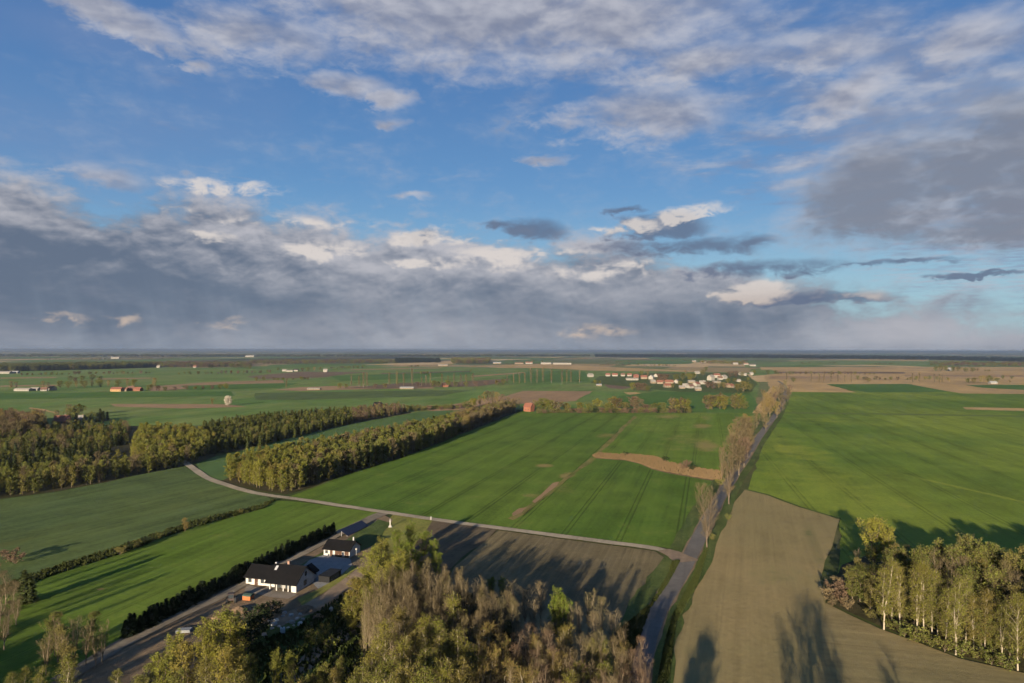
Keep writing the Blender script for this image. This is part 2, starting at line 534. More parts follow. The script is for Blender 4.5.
def strip(mb, p, q, w, rng, m=0):
    d = (q - p)
    s = d.cross(rv(rng))
    if s.length < 1e-4: return
    s = s.normalized() * w * 0.5
    mb.add([p - s, p + s, q + s * 0.4, q - s * 0.4], [(0, 1, 2, 3)], m)


def make_tree(seed, H=16.0, cb=0.3, cr=3.2, shape='oval', nb=30, up=0.9, droop=0.0, tubes=True, ntw=900, twl=1.0, tww=0.045,
              nlf=2500, lfs=0.26, tr=0.17, lean=0.0, fork=0, clump=0.5, up_top=0.3, tw_m=0, lf_m=0, sides=6):
    """returns (trunk MB, crown MB); crown is made of twig strips and leaf faces round real limbs"""
    rng = random.Random(seed)
    T, C = MB(), MB()
    shp = {'oval': lambda t: (math.sin(math.pi * min(1, (t * 0.92 + 0.10))) ** 0.7),
           'cone': lambda t: max(0.06, 1.0 - t) ** 0.85,
           'vase': lambda t: 0.35 + 0.65 * math.sin(math.pi * min(1, 0.15 + t * 0.72)),
           'column': lambda t: (math.sin(math.pi * min(1, t * 0.86 + 0.13)) ** 0.4),
           'round': lambda t: math.sqrt(max(0.02, 1 - (2 * t - 0.9) ** 2)) if abs(2 * t - 0.9) < 1 else 0.15}[shape]
    # leaders
    leaders = []
    la = rng.uniform(0, 6.28)
    lv = Vector((math.cos(la), math.sin(la), 0)) * lean * H
    nl = 1 + fork
    for j in range(nl):
        fa = la + j * 6.28 / nl + rng.uniform(-.4, .4)
        spread = (0.0 if nl == 1 else cr * rng.uniform(0.25, 0.5))
        fo = Vector((math.cos(fa), math.sin(fa), 0)) * spread
        f0 = 0.16 + 0.1 * rng.random()
        pts = []
        top = H * (1.0 if j == 0 else rng.uniform(0.82, 0.97))
        for i in range(9):
            t = i / 8
            s = max(0.0, (t - f0) / (1 - f0)) ** 0.75
            p = lv * t ** 1.3 + fo * s + Vector((0, 0, top * t - (0.25 if i == 0 else 0)))
            p += Vector((rng.gauss(0, 1), rng.gauss(0, 1), 0)) * 0.012 * H * t * (1 if i else 0)
            pts.append(p)
        leaders.append(pts)
        if j == 0 or f0 < 1:
            k0 = 0 if j == 0 else 1
            rad = [tr * (0.85 if nl > 1 and j else 1.0) * (1 - 0.93 * (i / 8) ** 0.9) + 0.012 for i in range(9)]
            rad[0] *= 1.25
            T.tube(pts[k0:], rad[k0:], sides)

    def at(pts, t):
        q = t * 8; i = min(7, int(q)); f = q - i
        return pts[i].lerp(pts[i + 1], f)
    anchors = []
    for b in range(nb):
        t = (b + rng.random()) / nb
        pts = leaders[b % nl]
        zt = cb + (0.97 - cb) * t
        p0 = at(pts, zt)
        az = b * 2.39996 + rng.uniform(-.5, .5)
        L = cr * shp(t) * rng.uniform(0.65, 1.12) * (0.75 if nl > 1 else 1)
        rise = (up + (up_top) * t) * rng.uniform(0.7, 1.3)
        d = Vector((math.cos(az), math.sin(az), rise)).normalized()
        L *= min(1.9, math.sqrt(1 + rise * rise))
        if p0.z + L * d.z > H * 1.02: L = max(0.35 * cr * 0.4, (H * 1.02 - p0.z) / d.z)
        bp = [p0]
        n = 4
        for i in range(1, n + 1):
            dd = (d + Vector((0, 0, (0.25 - droop * 1.6) * i / n)) + rv(rng, 0.22)).normalized()
            bp.append(bp[-1] + dd * L / n)
        if tubes:
            r0 = max(0.03, tr * 0.40 * (1 - zt * 0.7))
            T.tube(bp, [r0, r0 * 0.75, r0 * 0.5, r0 * 0.32, 0.008], 3, cap=False)
        for i in range(n): anchors.append((bp[i], bp[i + 1], 0.25 + i / n))
    tot = sum(a[2] for a in anchors)
    cum, s = [], 0
    for a in anchors: s += a[2] / tot; cum.append(s)
    import bisect
    tips = []
    for k in range(ntw):
        a = anchors[min(len(anchors) - 1, bisect.bisect(cum, rng.random()))]
        p = a[0].lerp(a[1], rng.random())
        d = ((a[1] - a[0]).normalized() * 0.8 + rv(rng, 0.9) + Vector((0, 0, 0.25 - droop * 1.8))).normalized()
        q = p + d * twl * rng.uniform(0.4, 1.2)
        strip(C, p, q, tww, rng, tw_m)
        tips.append((p, q))
        if rng.random() < 0.6:
            q2 = p.lerp(q, 0.5) + (d + rv(rng, 0.8)).normalized() * twl * 0.45
            strip(C, p.lerp(q, 0.45), q2, tww * 0.8, rng, tw_m)
    # leaf clumps: some twigs carry many, some none
    if nlf:
        src = tips if tips else [(a[0], a[1]) for a in anchors]
        wts = [rng.random() ** (1 + 3 * clump) + 0.03 for _ in src]
        cum, s = [], 0
        tw = sum(wts)
        for w in wts: s += w / tw; cum.append(s)
        for k in range(nlf):
            a = src[min(len(src) - 1, bisect.bisect(cum, rng.random()))]
            p = a[0].lerp(a[1], rng.random() ** 0.7) + rv(rng, 1.0) * rng.random() * (0.35 + lfs * 0.9)
            leaf_quad(C, p, lfs * rng.uniform(0.7, 1.3), rng, lf_m)
    return T, C


def conifer(seed, H=5.0, r=1.2, n=700, size=0.3, pts=None):
    """narrow evergreen: needle sprays on drooping boughs round one stem"""
    rng = random.Random(seed)
    T, C = MB(), MB()
    T.tube([(0, 0, -0.15), (0, 0, H * 0.5), (0, 0, H * 0.97)], [r * 0.09, r * 0.06, 0.015], 5)
    for k in range(n):
        t = rng.random() ** 1.35
        z = 0.04 * H + t * 0.96 * H
        rr = r * (1 - t) ** 0.75 * (0.75 + 0.3 * math.sin(k * 0.7 + z * 5)) * rng.uniform(0.45, 1.05)
        a = rng.uniform(0, 6.283)
        p = Vector((math.cos(a) * rr, math.sin(a) * rr, z))
        o = Vector((math.cos(a), math.sin(a), rng.uniform(-0.5, 0.7)))
        s = size * rng.uniform(0.6, 1.3)
        side = Vector((-math.sin(a), math.cos(a), rng.uniform(-.4, .4))) * s * 0.45
        C.add([p - side, p + o * s, p + side, p - o * s * 0.3 + Vector((0, 0, s * 0.4))], [(0, 1, 2, 3)])
    for k in range(4):
        C.tube([(0, 0, H * 0.9), (rng.uniform(-.1, .1), rng.uniform(-.1, .1), H * 1.03)], [0.06, 0.01], 3)
    return T, C


PROTO = {}


def proto(kind, H, trunk_mat, crown_mats, builders):
    L = []
    for T, C in builders:
        L.append((T.mesh('trunk', trunk_mat), C.mesh('crown', *crown_mats), T, C))
    PROTO[kind] = (H, L, trunk_mat, crown_mats)


def recolour(new, old, crown_mats, trunk_mat=None):
    """same limbs, another bark or foliage"""
    H, L, tm, cm = PROTO[old]
    out = []
    for tme, cme, T, C in L:
        c2 = C.mesh('crown', *crown_mats); t2 = T.mesh('trunk', trunk_mat or tm)
        out.append((t2, c2, T, C))
    PROTO[new] = (H, out, trunk_mat or tm, crown_mats)


BIRCH_C = (M['twig'], M['leaf_birch'])
proto('birch', 16.0, M['birch_bark'], BIRCH_C, [
    make_tree(11 + i, 16, 0.19, (2.0, 2.3, 1.8, 2.6)[i], 'oval', 40, 1.5, 0.4, True, 1000, 1.3, 0.035, 5400, 0.19, 0.15, (0.02, 0.05, 0.03, 0.08)[i], (0, 1, 0, 1)[i], 0.25, lf_m=1) for i in range(4)])
proto('bare', 16.0, M['pale_bark'], (M['twig'],), [
    make_tree(31 + i, 16, 0.24, (2.0, 2.4, 1.8, 2.7)[i], 'vase', 50, 2.1, 0.0, True, 1050, 1.2, 0.030, 0, 0.2, 0.15, (0.02, 0.03, 0.05, 0.02)[i], (0, 2, 1, 3)[i]) for i in range(4)])
recolour('bare_pale', 'bare', (M['twig_pale'],), M['pale_bark'])
proto('road', 20.0, M['bark'], (M['twig'],), [
    make_tree(41 + i, 20, 0.16, (4.4, 3.8)[i], 'vase', 64, 1.3, 0.0, True, 3400, 1.4, 0.032, 0, 0.2, 0.2, 0.02, i + 1) for i in range(2)])
recolour('bare_red', 'bare', (M['twig_red'],))
proto('gold', 14.0, M['birch_bark'], (M['twig_gold'], M['leaf_birch']), [
    make_tree(51 + i, 14, 0.22, 2.9, 'vase', 46, 1.4, 0.05, True, 2000, 1.2, 0.04, 500, 0.22, 0.15, 0.02, 3, lf_m=1) for i in range(2)])
proto('willow', 13.0, M['bark'], (M['twig'], M['leaf_willow']), [
    make_tree(61 + i, 13, 0.10, (3.6, 4.2, 3.2)[i], 'round', 56, 0.9, 0.12, True, 1000, 1.2, 0.04, 5600, 0.30, 0.2, 0.02, 2, 0.4, lf_m=1) for i in range(3)])
recolour('fresh', 'willow', (M['twig'], M['leaf_fresh']))
proto('alder', 14.0, M['bark'], (M['twig'], M['leaf_alder']), [
    make_tree(71 + i, 14, 0.08, (3.0, 2.6, 3.4)[i], 'oval', 30, 1.1, 0.05, True, 900, 1.1, 0.05, 3000, 0.32, 0.16, 0.02, i % 2, 0.4, lf_m=1) for i in range(3)])
# lighter versions for trees some hundreds of metres away
proto('birch_far', 14.0, M['pale_bark'], BIRCH_C, [
    make_tree(81 + i, 14, 0.06, (2.3, 2.7, 2.0)[i], 'oval', 22, 1.2, 0.2, False, 160, 1.2, 0.08, 950, 0.55, 0.09, 0.03, 0, 0.4, lf_m=1, sides=4) for i in range(3)])
proto('alder_far', 14.0, M['bark'], (M['twig'], M['leaf_alder']), [
    make_tree(91 + i, 14, 0.04, (2.5, 2.9, 2.1)[i], 'oval', 22, 1.1, 0.1, False, 180, 1.3, 0.10, 900, 0.58, 0.14, 0.03, 0, 0.35, lf_m=1, sides=4) for i in range(3)])
recolour('willow_far', 'alder_far', (M['twig'], M['leaf_willow']))
proto('bare_far', 15.0, M['pale_bark'], (M['twig'],), [
    make_tree(101 + i, 15, 0.12, (3.4, 4.2, 3.0)[i], 'vase', 30, 1.3, 0.0, False, 1200, 1.5, 0.085, 0, 0.4, 0.16, 0.03, i, sides=4) for i in range(3)])
recolour('gold_far', 'bare_far', (M['twig_gold'],))
recolour('red_far', 'bare_far', (M['twig_red'],))
proto('pine', 11.0, M['bark'], (M['leaf_pine'],), [conifer(111 + i, 11, (1.9, 2.3, 1.6)[i], 420, 0.95) for i in range(3)])
recolour('spruce', 'pine', (M['leaf_spruce'],))
proto('thuja', 5.0, M['bark'], (M['leaf_dark'],), [conifer(121 + i, 5, (1.25, 1.0, 1.4)[i], 620, 0.42) for i in range(3)])
proto('poplar', 22.0, M['bark'], (M['twig'],), [
    make_tree(131 + i, 22, 0.08, (1.7, 2.1)[i], 'column', 44, 2.6, 0.0, False, 620, 2.0, 0.12, 0, 0.4, 0.22, 0.01, 0, sides=4) for i in range(2)])
proto('bush', 3.0, M['bark'], (M['twig'], M['leaf_alder']), [
    make_tree(141 + i, 3, 0.03, (1.7, 2.2)[i], 'round', 16, 0.7, 0.0, False, 160, 0.8, 0.06, 420, 0.34, 0.05, 0.02, 2, 0.3, lf_m=1, sides=4) for i in range(2)])
recolour('bush_red', 'bush', (M['twig_red'], M['twig_red']))
recolour('bush_dark', 'bush', (M['leaf_dark'], M['leaf_dark']))
recolour('bush_tan', 'bush', (M['reed'], M['twig_pale']))
proto('round_far', 12.0, M['bark'], (M['twig'], M['leaf_alder']), [
    make_tree(151 + i, 12, 0.05, (4.6, 5.4)[i], 'round', 26, 0.8, 0.0, False, 160, 1.6, 0.16, 800, 0.9, 0.2, 0.02, 1, 0.3, lf_m=1, sides=4) for i in range(2)])
proto('blossom', 12.0, M['bark'], (M['blossom'], M['blossom']), [make_tree(161, 12, 0.10, 3.6, 'round', 60, 0.45, 0.0, False, 300, 1.4, 0.2, 1900, 0.8, 0.2, 0.02, 0, 0.05, lf_m=1, sides=4)])
recolour('round_bare', 'round_far', (M['twig'], M['twig']))
recolour('round_red', 'round_far', (M['twig_red'], M['twig_red']))
recolour('round_gold', 'round_far', (M['twig_gold'], M['leaf_birch']))

NAMES = {'birch': ('birch_tree', 'birch'), 'bare': ('bare_tree', 'bare tree'), 'bare_pale': ('bare_birch', 'bare birch'), 'bare_red': ('reddish_tree', 'bare tree'),
         'road': ('roadside_tree', 'bare tree'), 'gold': ('budding_tree', 'budding tree'), 'willow': ('willow_tree', 'willow'), 'fresh': ('green_tree', 'green tree'), 'alder': ('alder_tree', 'alder'),
         'birch_far': ('birch_tree', 'birch'), 'alder_far': ('alder_tree', 'alder'), 'willow_far': ('willow_tree', 'willow'), 'bare_far': ('bare_tree', 'bare tree'),
         'gold_far': ('budding_tree', 'budding tree'), 'red_far': ('reddish_tree', 'bare tree'), 'pine': ('young_pine', 'pine'), 'spruce': ('spruce_tree', 'spruce'),
         'thuja': ('hedge_conifer', 'hedge conifer'), 'poplar': ('poplar_tree', 'poplar'), 'bush': ('bush', 'bush'), 'bush_red': ('bush', 'bush'), 'bush_dark': ('bush', 'bush'),
         'bush_tan': ('dry_bush', 'bush'), 'round_far': ('field_tree', 'tree'), 'blossom': ('blossom_tree', 'tree'), 'round_red': ('field_tree', 'tree'), 'round_bare': ('field_tree', 'tree'), 'round_gold': ('field_tree', 'tree')}
RT = random.Random(2024)


def tree(kind, xy, h, label, group=None, wide=1.0, variant=None, rot=None):
    H, L, _, _ = PROTO[kind]
    tme, cme = L[variant if variant is not None else RT.randrange(len(L))][:2]
    name, cat = NAMES[kind]
    r = empty(name, (xy[0], xy[1], 0.0), RT.uniform(0, 6.283) if rot is None else rot)
    s = h / H
    w = s ** 0.8 * wide * RT.uniform(0.92, 1.1)
    r.scale = (w, w, s)
    tag(r, label, cat, group)
    link(bpy.data.objects.new('trunk', tme), r)
    link(bpy.data.objects.new('crown', cme), r)
    return r


def far_tree(kind, xy, h, label, group=None, wide=1.0):
    k = 1.0 if kind == 'poplar' else 2.1 if kind.startswith(('round', 'blossom')) else 1.7 if kind.endswith('_far') else 1.3
    return tree(kind, xy, h, label, group, wide * k)


def in_poly(x, y, poly):
    c = False
    j = len(poly) - 1
    for i in range(len(poly)):
        xi, yi = poly[i]; xj, yj = poly[j]
        if (yi > y) != (yj > y) and x < (xj - xi) * (y - yi) / (yj - yi) + xi: c = not c
        j = i
    return c


def scatter(poly_px, spacing, rng, jit=0.42):
    """jittered points inside a patch of ground outlined in the view"""
    P = [G(*p) for p in poly_px]
    xs = [p[0] for p in P]; ys = [p[1] for p in P]
    out = []
    x = min(xs)
    k = 0
    while x < max(xs):
        y = min(ys) + (spacing / 2 if k % 2 else 0)
        while y < max(ys):
            q = (x + rng.uniform(-jit, jit) * spacing, y + rng.uniform(-jit, jit) * spacing)
            if in_poly(q[0], q[1], P): out.append(q)
            y += spacing
        x += spacing * 0.9; k += 1
    return out


def edge_dist(q, path):
    """distance of q from a polyline (world)"""
    best = 1e9
    for (x0, y0), (x1, y1) in zip(path, path[1:]):
        dx, dy = x1 - x0, y1 - y0
        t = max(0, min(1, ((q[0] - x0) * dx + (q[1] - y0) * dy) / (dx * dx + dy * dy + 1e-9)))
        best = min(best, math.hypot(q[0] - x0 - t * dx, q[1] - y0 - t * dy))
    return best


def wood_mass(name, items, label, cat, group=None):
    """many trees nobody could count, as one object; items: (kind, xy, height, width factor)"""
    mats, midx = [], {}
    V, F, MI, TI = [], [], [], []
    base = 0
    rng = random.Random(len(items) * 7 + 3)
    cache = {}
    for kind, xy, h, wide in items:
        H, L, tm, cm = PROTO[kind]
        vi = rng.randrange(len(L))
        key = (kind, vi)
        if key not in cache:
            T, C = L[vi][2], L[vi][3]
            vv = np.array([tuple(p) for p in C.v] + [tuple(p) for p in T.v], dtype=np.float32)
            ff = [f for f in C.f] + [tuple(i + len(C.v) for i in f) for f in T.f]
            for mt in list(cm) + [tm]:
                if mt.name not in midx: midx[mt.name] = len(mats); mats.append(mt)
            mm = [midx[cm[i].name] if i < len(cm) else midx[cm[0].name] for i in C.m] + [midx[tm.name]] * len(T.f)
            ln = np.array([len(f) for f in ff], dtype=np.int32)
            cache[key] = (vv, np.concatenate([np.array(f, dtype=np.int32) for f in ff]), ln, np.array(mm, dtype=np.int32))
        vv, fl, ln, mm = cache[key]
        a = rng.uniform(0, 6.283); s = h / H; w = s ** 0.8 * wide * rng.uniform(0.9, 1.12)
        ca, sa = math.cos(a) * w, math.sin(a) * w
        o = np.empty_like(vv)
        o[:, 0] = vv[:, 0] * ca - vv[:, 1] * sa + xy[0]
        o[:, 1] = vv[:, 0] * sa + vv[:, 1] * ca + xy[1]
        o[:, 2] = vv[:, 2] * s
        V.append(o); F.append((fl + base, ln)); MI.append(mm)
        TI.append(np.full(len(vv), rng.random(), dtype=np.float32))
        base += len(vv)
    me = bpy.data.meshes.new(name)
    V = np.concatenate(V); FL = np.concatenate([f[0] for f in F]); LN = np.concatenate([f[1] for f in F]); MI = np.concatenate(MI)
    me.vertices.add(len(V)); me.vertices.foreach_set('co', V.ravel())
    me.loops.add(len(FL)); me.loops.foreach_set('vertex_index', FL)
    me.polygons.add(len(LN))
    st = np.zeros(len(LN), dtype=np.int32); st[1:] = np.cumsum(LN)[:-1]
    me.polygons.foreach_set('loop_start', st)
    me.polygons.foreach_set('loop_total', LN)
    for mt in mats: me.materials.append(mt)
    me.polygons.foreach_set('material_index', MI)
    at = me.attributes.new('tint', 'FLOAT', 'POINT'); at.data.foreach_set('value', np.concatenate(TI))
    me.update(calc_edges=True)
    o = link(bpy.data.objects.new(name, me))
    return tag(o, label, cat, group, 'stuff')


# ------------------------------------------------------------------ ground, fields, roads
from mathutils.geometry import tessellate_polygon
RG = random.Random(77)


def sheet(name, pts, mat, z, wob=0.5, kind='structure', steps=True):
    """flat piece of ground from world points; its edges wander a little"""
    out = []
    n = len(pts)
    for i in range(n):
        a, b = pts[i], pts[(i + 1) % n]
        L = math.hypot(b[0] - a[0], b[1] - a[1])
        d = math.hypot((a[0] + b[0]) / 2, (a[1] + b[1]) / 2)
        k = max(1, min(40, int(L / (4 + d * 0.02)))) if steps else 1
        for j in range(k):
            t = j / k
            w = wob * (1 + d / 500) if (j and wob) else 0
            out.append((a[0] + (b[0] - a[0]) * t + RG.uniform(-w, w), a[1] + (b[1] - a[1]) * t + RG.uniform(-w, w), z))
    tri = tessellate_polygon([[Vector(p) for p in out]])
    me = bpy.data.meshes.new(name)
    fs = []
    for t in tri:
        a, b, c = (out[i] for i in t)
        if (b[0] - a[0]) * (c[1] - a[1]) - (b[1] - a[1]) * (c[0] - a[0]) < 0: t = t[::-1]
        fs.append(t)
    me.from_pydata(out, [], fs)
    me.materials.append(mat)
    o = link(bpy.data.objects.new(name, me))
    return tag(o, kind=kind)


def field(name, px, mat, z, wob=0.5):
    return sheet(name, [G(*p) for p in px], mat, z, wob)


def strip_road(name, px, width, mat, z, jit=0.15):
    P = [Vector(G(*p)) for p in px]
    # smooth
    for _ in range(2):
        Q = [P[0]]
        for a, b in zip(P, P[1:]): Q += [a * 0.75 + b * 0.25, a * 0.25 + b * 0.75]
        P = Q + [P[-1]]
    vs_, fs = [], []
    for i, p in enumerate(P):
        t = (P[min(i + 1, len(P) - 1)] - P[max(0, i - 1)]).normalized()
        nrm = Vector((-t.y, t.x))
        w = (width[0] + (width[1] - width[0]) * i / (len(P) - 1)) if isinstance(width, tuple) else width
        a = p + nrm * (w / 2 + RG.uniform(-jit, jit)); b = p - nrm * (w / 2 + RG.uniform(-jit, jit))
        vs_ += [(a.x, a.y, z), (b.x, b.y, z)]
    for i in range(len(P) - 1): fs.append((2 * i, 2 * i + 1, 2 * i + 3, 2 * i + 2))
    me = bpy.data.meshes.new(name); me.from_pydata(vs_, [], fs); me.materials.append(mat)
    return tag(link(bpy.data.objects.new(name, me)), kind='structure'), P


def far_ground_mat():
    """farmland to the horizon: parcels of crop, stubble, soil and dark woods"""
    m, nt, out = new_mat('farmland')
    x, y, z, p = pos_xy(nt)
    a = math.radians(14)
    u = x * math.cos(a) - y * math.sin(a); w = x * math.sin(a) + y * math.cos(a)
    def vor(sc, sx, sy):
        n = nt.nodes.new('ShaderNodeTexVoronoi'); n.feature = 'F1'; n.distance = 'CHEBYCHEV'
        n.inputs['Scale'].default_value = sc
        nt.links.new(comb(nt, u * sx, w * sy).s, n.inputs['Vector'])
        s = nt.nodes.new('ShaderNodeSeparateColor'); nt.links.new(n.outputs['Color'], s.inputs[0])
        return S(nt, s.outputs[0]), S(nt, s.outputs[1])
    r1, r2 = vor(1 / 420.0, 1.4, 0.7)
    ramp = nt.nodes.new('ShaderNodeValToRGB'); ramp.color_ramp.interpolation = 'CONSTANT'
    els = ramp.color_ramp.elements
    cols = [(0.0, (0.075, 0.128, 0.027)), (0.22, (0.112, 0.120, 0.045)), (0.38, (0.240, 0.173, 0.083)), (0.5, (0.060, 0.112, 0.027)),
            (0.64, (0.390, 0.270, 0.135)), (0.76, (0.128, 0.098, 0.060)), (0.86, (0.090, 0.105, 0.039))]
    els[0].position = 0; els[0].color = (*cols[0][1], 1)
    els[1].position = cols[1][0]; els[1].color = (*cols[1][1], 1)
    for pos, c in cols[2:]:
        e = els.new(pos); e.color = (*c, 1)
    nt.links.new(r1.s, ramp.inputs[0])
    c = S(nt, ramp.outputs[0])
    n1 = noise(nt, comb(nt, u * 0.00035, w * 0.00012), 1.0, 5, 0.6)
    far = (y * 0.001).step(2.6, 5.0)
    c = mixc(nt, n1.step(0.55, 0.62) * far, c, (0.022, 0.028, 0.016))
    n3 = noise(nt, comb(nt, u, w), 0.02, 5, 0.6)
    n4 = noise(nt, comb(nt, u, w), 0.4, 4, 0.65)
    near = (y * 0.001).step(1.3, 0.5)
    c = mixc(nt, near, c, mixc(nt, n3.step(0.35, 0.65), (0.045, 0.062, 0.018), (0.070, 0.066, 0.028)))
    c = mixc(nt, 1.0, c, gray(nt, 1.0 + (n3 - 0.5) * 0.9 + (n4 - 0.5) * 0.7), 'MULTIPLY')
    surf(nt, out, c, 0.95, n4, 0.3, 0.5, 0.05)
    return m


gm = far_ground_mat()
me = bpy.data.meshes.new('ground')
R = 40000.0
me.from_pydata([(-R, -1500, 0), (R, -1500, 0), (R, R, 0), (-R, R, 0)], [], [(0, 1, 2, 3)])
me.materials.append(gm)
tag(link(bpy.data.objects.new('ground', me)), kind='structure')

GREEN_MID = field_mat('winter_wheat', (0.057, 0.101, 0.014), (0.085, 0.125, 0.018), 16, 0.008, 0.30, 0.10, 0.30, 0.40, 21,
                      patches=[(545, 466, 12, 2.5, .9), (533, 496, 14, 3, .5), (566, 476, 10, 4, .8), (607, 436, 14, 3, .6), (556, 490, 22, 8, .45)],
                      patch_col=(0.20, 0.15, 0.055), thin=0.35, thin_col=(0.085, 0.11, 0.018))
GREEN_MID2 = field_mat('wheat_beyond_reeds', (0.069, 0.117, 0.016), (0.106, 0.145, 0.021), 16, 0.010, 0.30, 0.08, 0.30, 0.28, 19,
                       patches=[(706, 446, 15, 7, .95), (702, 426, 12, 4, .8), (668, 417, 16, 3, .7), (706, 418, 8, 3, .6), (680, 440, 30, 12, .4)],
                       patch_col=(0.19, 0.155, 0.05), thin=0.4, thin_col=(0.085, 0.11, 0.018), seed=1)
GREEN_R = field_mat('rape_and_wheat', (0.132, 0.167, 0.023), (0.071, 0.117, 0.017), 13.5, 0.0045, 0.32, 0.05, 0.28, 0.32, 24,
                    patches=[(784, 450, 12, 9, 1.0), (800, 452, 34, 13, .7), (800, 465, 55, 60, .42), (905, 506, 9, 6, .8), (965, 489, 6, 22, .7, -12.7), (780, 470, 30, 30, .45), (860, 500, 40, 14, .5), (820, 420, 50, 4, .4)],
                    patch_col=(0.165, 0.19, 0.028), thin=0.45, thin_col=(0.105, 0.135, 0.02), seed=2)
GREEN_FAR = field_mat('far_wheat', (0.075, 0.136, 0.029), (0.136, 0.159, 0.049), 14, 0.005, 0.35, 0.03, 0.2, 0.0, thin=0.5, thin_col=(0.09, 0.10, 0.03), seed=3)
GREEN_DARK = field_mat('dark_wheat', (0.046, 0.097, 0.020), (0.065, 0.116, 0.024), 14, 0.004, 0.2, 0.03, 0.15, seed=4)
GREEN_LEFT = field_mat('bluish_rye', (0.056, 0.083, 0.030), (0.075, 0.099, 0.030), 24, 0.012, 0.34, 0.16, 0.4, 0.16, 16,
                       patches=[(5, 545, 16, 12, .8), (190, 500, 50, 12, .3)], patch_col=(0.075, 0.085, 0.024), thin=0.3, thin_col=(0.07, 0.075, 0.028), seed=5)
GREEN_STRIP = field_mat('fresh_barley', (0.066, 0.109, 0.014), (0.094, 0.131, 0.020), 15.5, 0.010, 0.42, 0.09, 0.28, 0.32, 13,
                        patches=[(100, 590, 5, 1.6, 1.0)], patch_col=(0.18, 0.12, 0.05), thin=0.2, thin_col=(0.08, 0.09, 0.02), seed=6)
GREEN_TEAL = field_mat('meadow_between_woods', (0.057, 0.099, 0.034), (0.069, 0.109, 0.030), 14, 0.010, 0.15, 0.08, 0.2, seed=7)
TAN = field_mat('stubble', (0.37, 0.245, 0.105), (0.27, 0.18, 0.085), 14, 0.004, 0.22, 0.03, 0.2, seed=8)
TAN2 = field_mat('dry_soil', (0.21, 0.135, 0.075), (0.26, 0.165, 0.09), 14, 0.006, 0.15, 0.05, 0.15, seed=9)
PINK = field_mat('bare_soil', (0.145, 0.095, 0.062), (0.115, 0.078, 0.052), 14, 0.006, 0.15, 0.05, 0.15, seed=10)
PLOUGH = field_mat('ploughed_loam', (0.137, 0.107, 0.056), (0.102, 0.081, 0.046), 16.4, 0.02, 0.34, 0.30, 0.25, 0.0,
                   thin=0.35, thin_col=(0.15, 0.115, 0.066), row=2.2, seed=11, bstr=0.8)
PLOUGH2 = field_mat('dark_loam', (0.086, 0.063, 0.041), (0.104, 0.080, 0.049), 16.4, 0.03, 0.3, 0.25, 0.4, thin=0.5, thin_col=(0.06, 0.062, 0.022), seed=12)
SOWN = field_mat('sown_field', (0.224, 0.167, 0.077), (0.180, 0.143, 0.065), 19, 0.012, 0.2, 0.35, 0.2, 0.0,
                 patches=[(815, 550, 8, 60, .35, 19), (700, 620, 16, 40, .3)], patch_col=(0.085, 0.09, 0.035), thin=0.35, thin_col=(0.10, 0.105, 0.04), seed=13)
SOWN2 = field_mat('sown_headland', (0.194, 0.148, 0.071), (0.155, 0.127, 0.060), 104, 0.02, 0.35, 0.35, 0.2, thin=0.4, thin_col=(0.065, 0.078, 0.026), seed=14)
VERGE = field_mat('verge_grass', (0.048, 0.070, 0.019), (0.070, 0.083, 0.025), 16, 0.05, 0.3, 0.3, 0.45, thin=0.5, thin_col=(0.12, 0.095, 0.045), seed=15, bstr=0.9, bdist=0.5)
LAWN = field_mat('rough_lawn', (0.144, 0.150, 0.034), (0.174, 0.156, 0.043), 16, 0.05, 0.2, 0.3, 0.35, thin=0.4, thin_col=(0.15, 0.12, 0.05), seed=16, bstr=0.8)
DIRT = field_mat('trodden_dirt', (0.175, 0.122, 0.074), (0.125, 0.092, 0.058), 16, 0.05, 0.3, 0.25, 0.4, thin=0.45, thin_col=(0.060, 0.062, 0.022), seed=17, bstr=0.8)
DIRT_L = field_mat('light_dirt', (0.20, 0.145, 0.098), (0.165, 0.12, 0.082), 16, 0.08, 0.2, 0.35, 0.3, seed=18)
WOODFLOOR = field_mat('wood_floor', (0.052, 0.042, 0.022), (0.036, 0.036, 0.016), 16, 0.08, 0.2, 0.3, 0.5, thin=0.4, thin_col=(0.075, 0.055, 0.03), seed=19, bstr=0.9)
REEDBED = field_mat('reed_bed', (0.167, 0.117, 0.065), (0.131, 0.093, 0.050), 70, 0.05, 0.25, 0.3, 0.4, seed=20, bstr=0.9, bdist=0.6)
GRAVEL = field_mat('gravel', (0.30, 0.245, 0.175), (0.24, 0.20, 0.145), 16, 0.06, 0.15, 0.4, 0.25, seed=21)
ASPHALT = field_mat('old_asphalt', (0.125, 0.112, 0.100), (0.098, 0.089, 0.080), 16, 0.06, 0.12, 0.5, 0.2, patches=[(658, 600, 3, 6, .6), (690, 560, 2, 3, .5)], patch_col=(0.06, 0.058, 0.058), seed=22, bstr=0.1, bdist=0.02)
PAVING = field_mat('grey_pavers', (0.20, 0.195, 0.19), (0.165, 0.162, 0.16), 15, 0.1, 0.1, 0.6, 0.2, seed=23, bstr=0.1, bdist=0.02)
DRIVE = field_mat('drive_gravel', (0.185, 0.152, 0.112), (0.150, 0.125, 0.092), 16, 0.08, 0.15, 0.4, 0.3, seed=24)

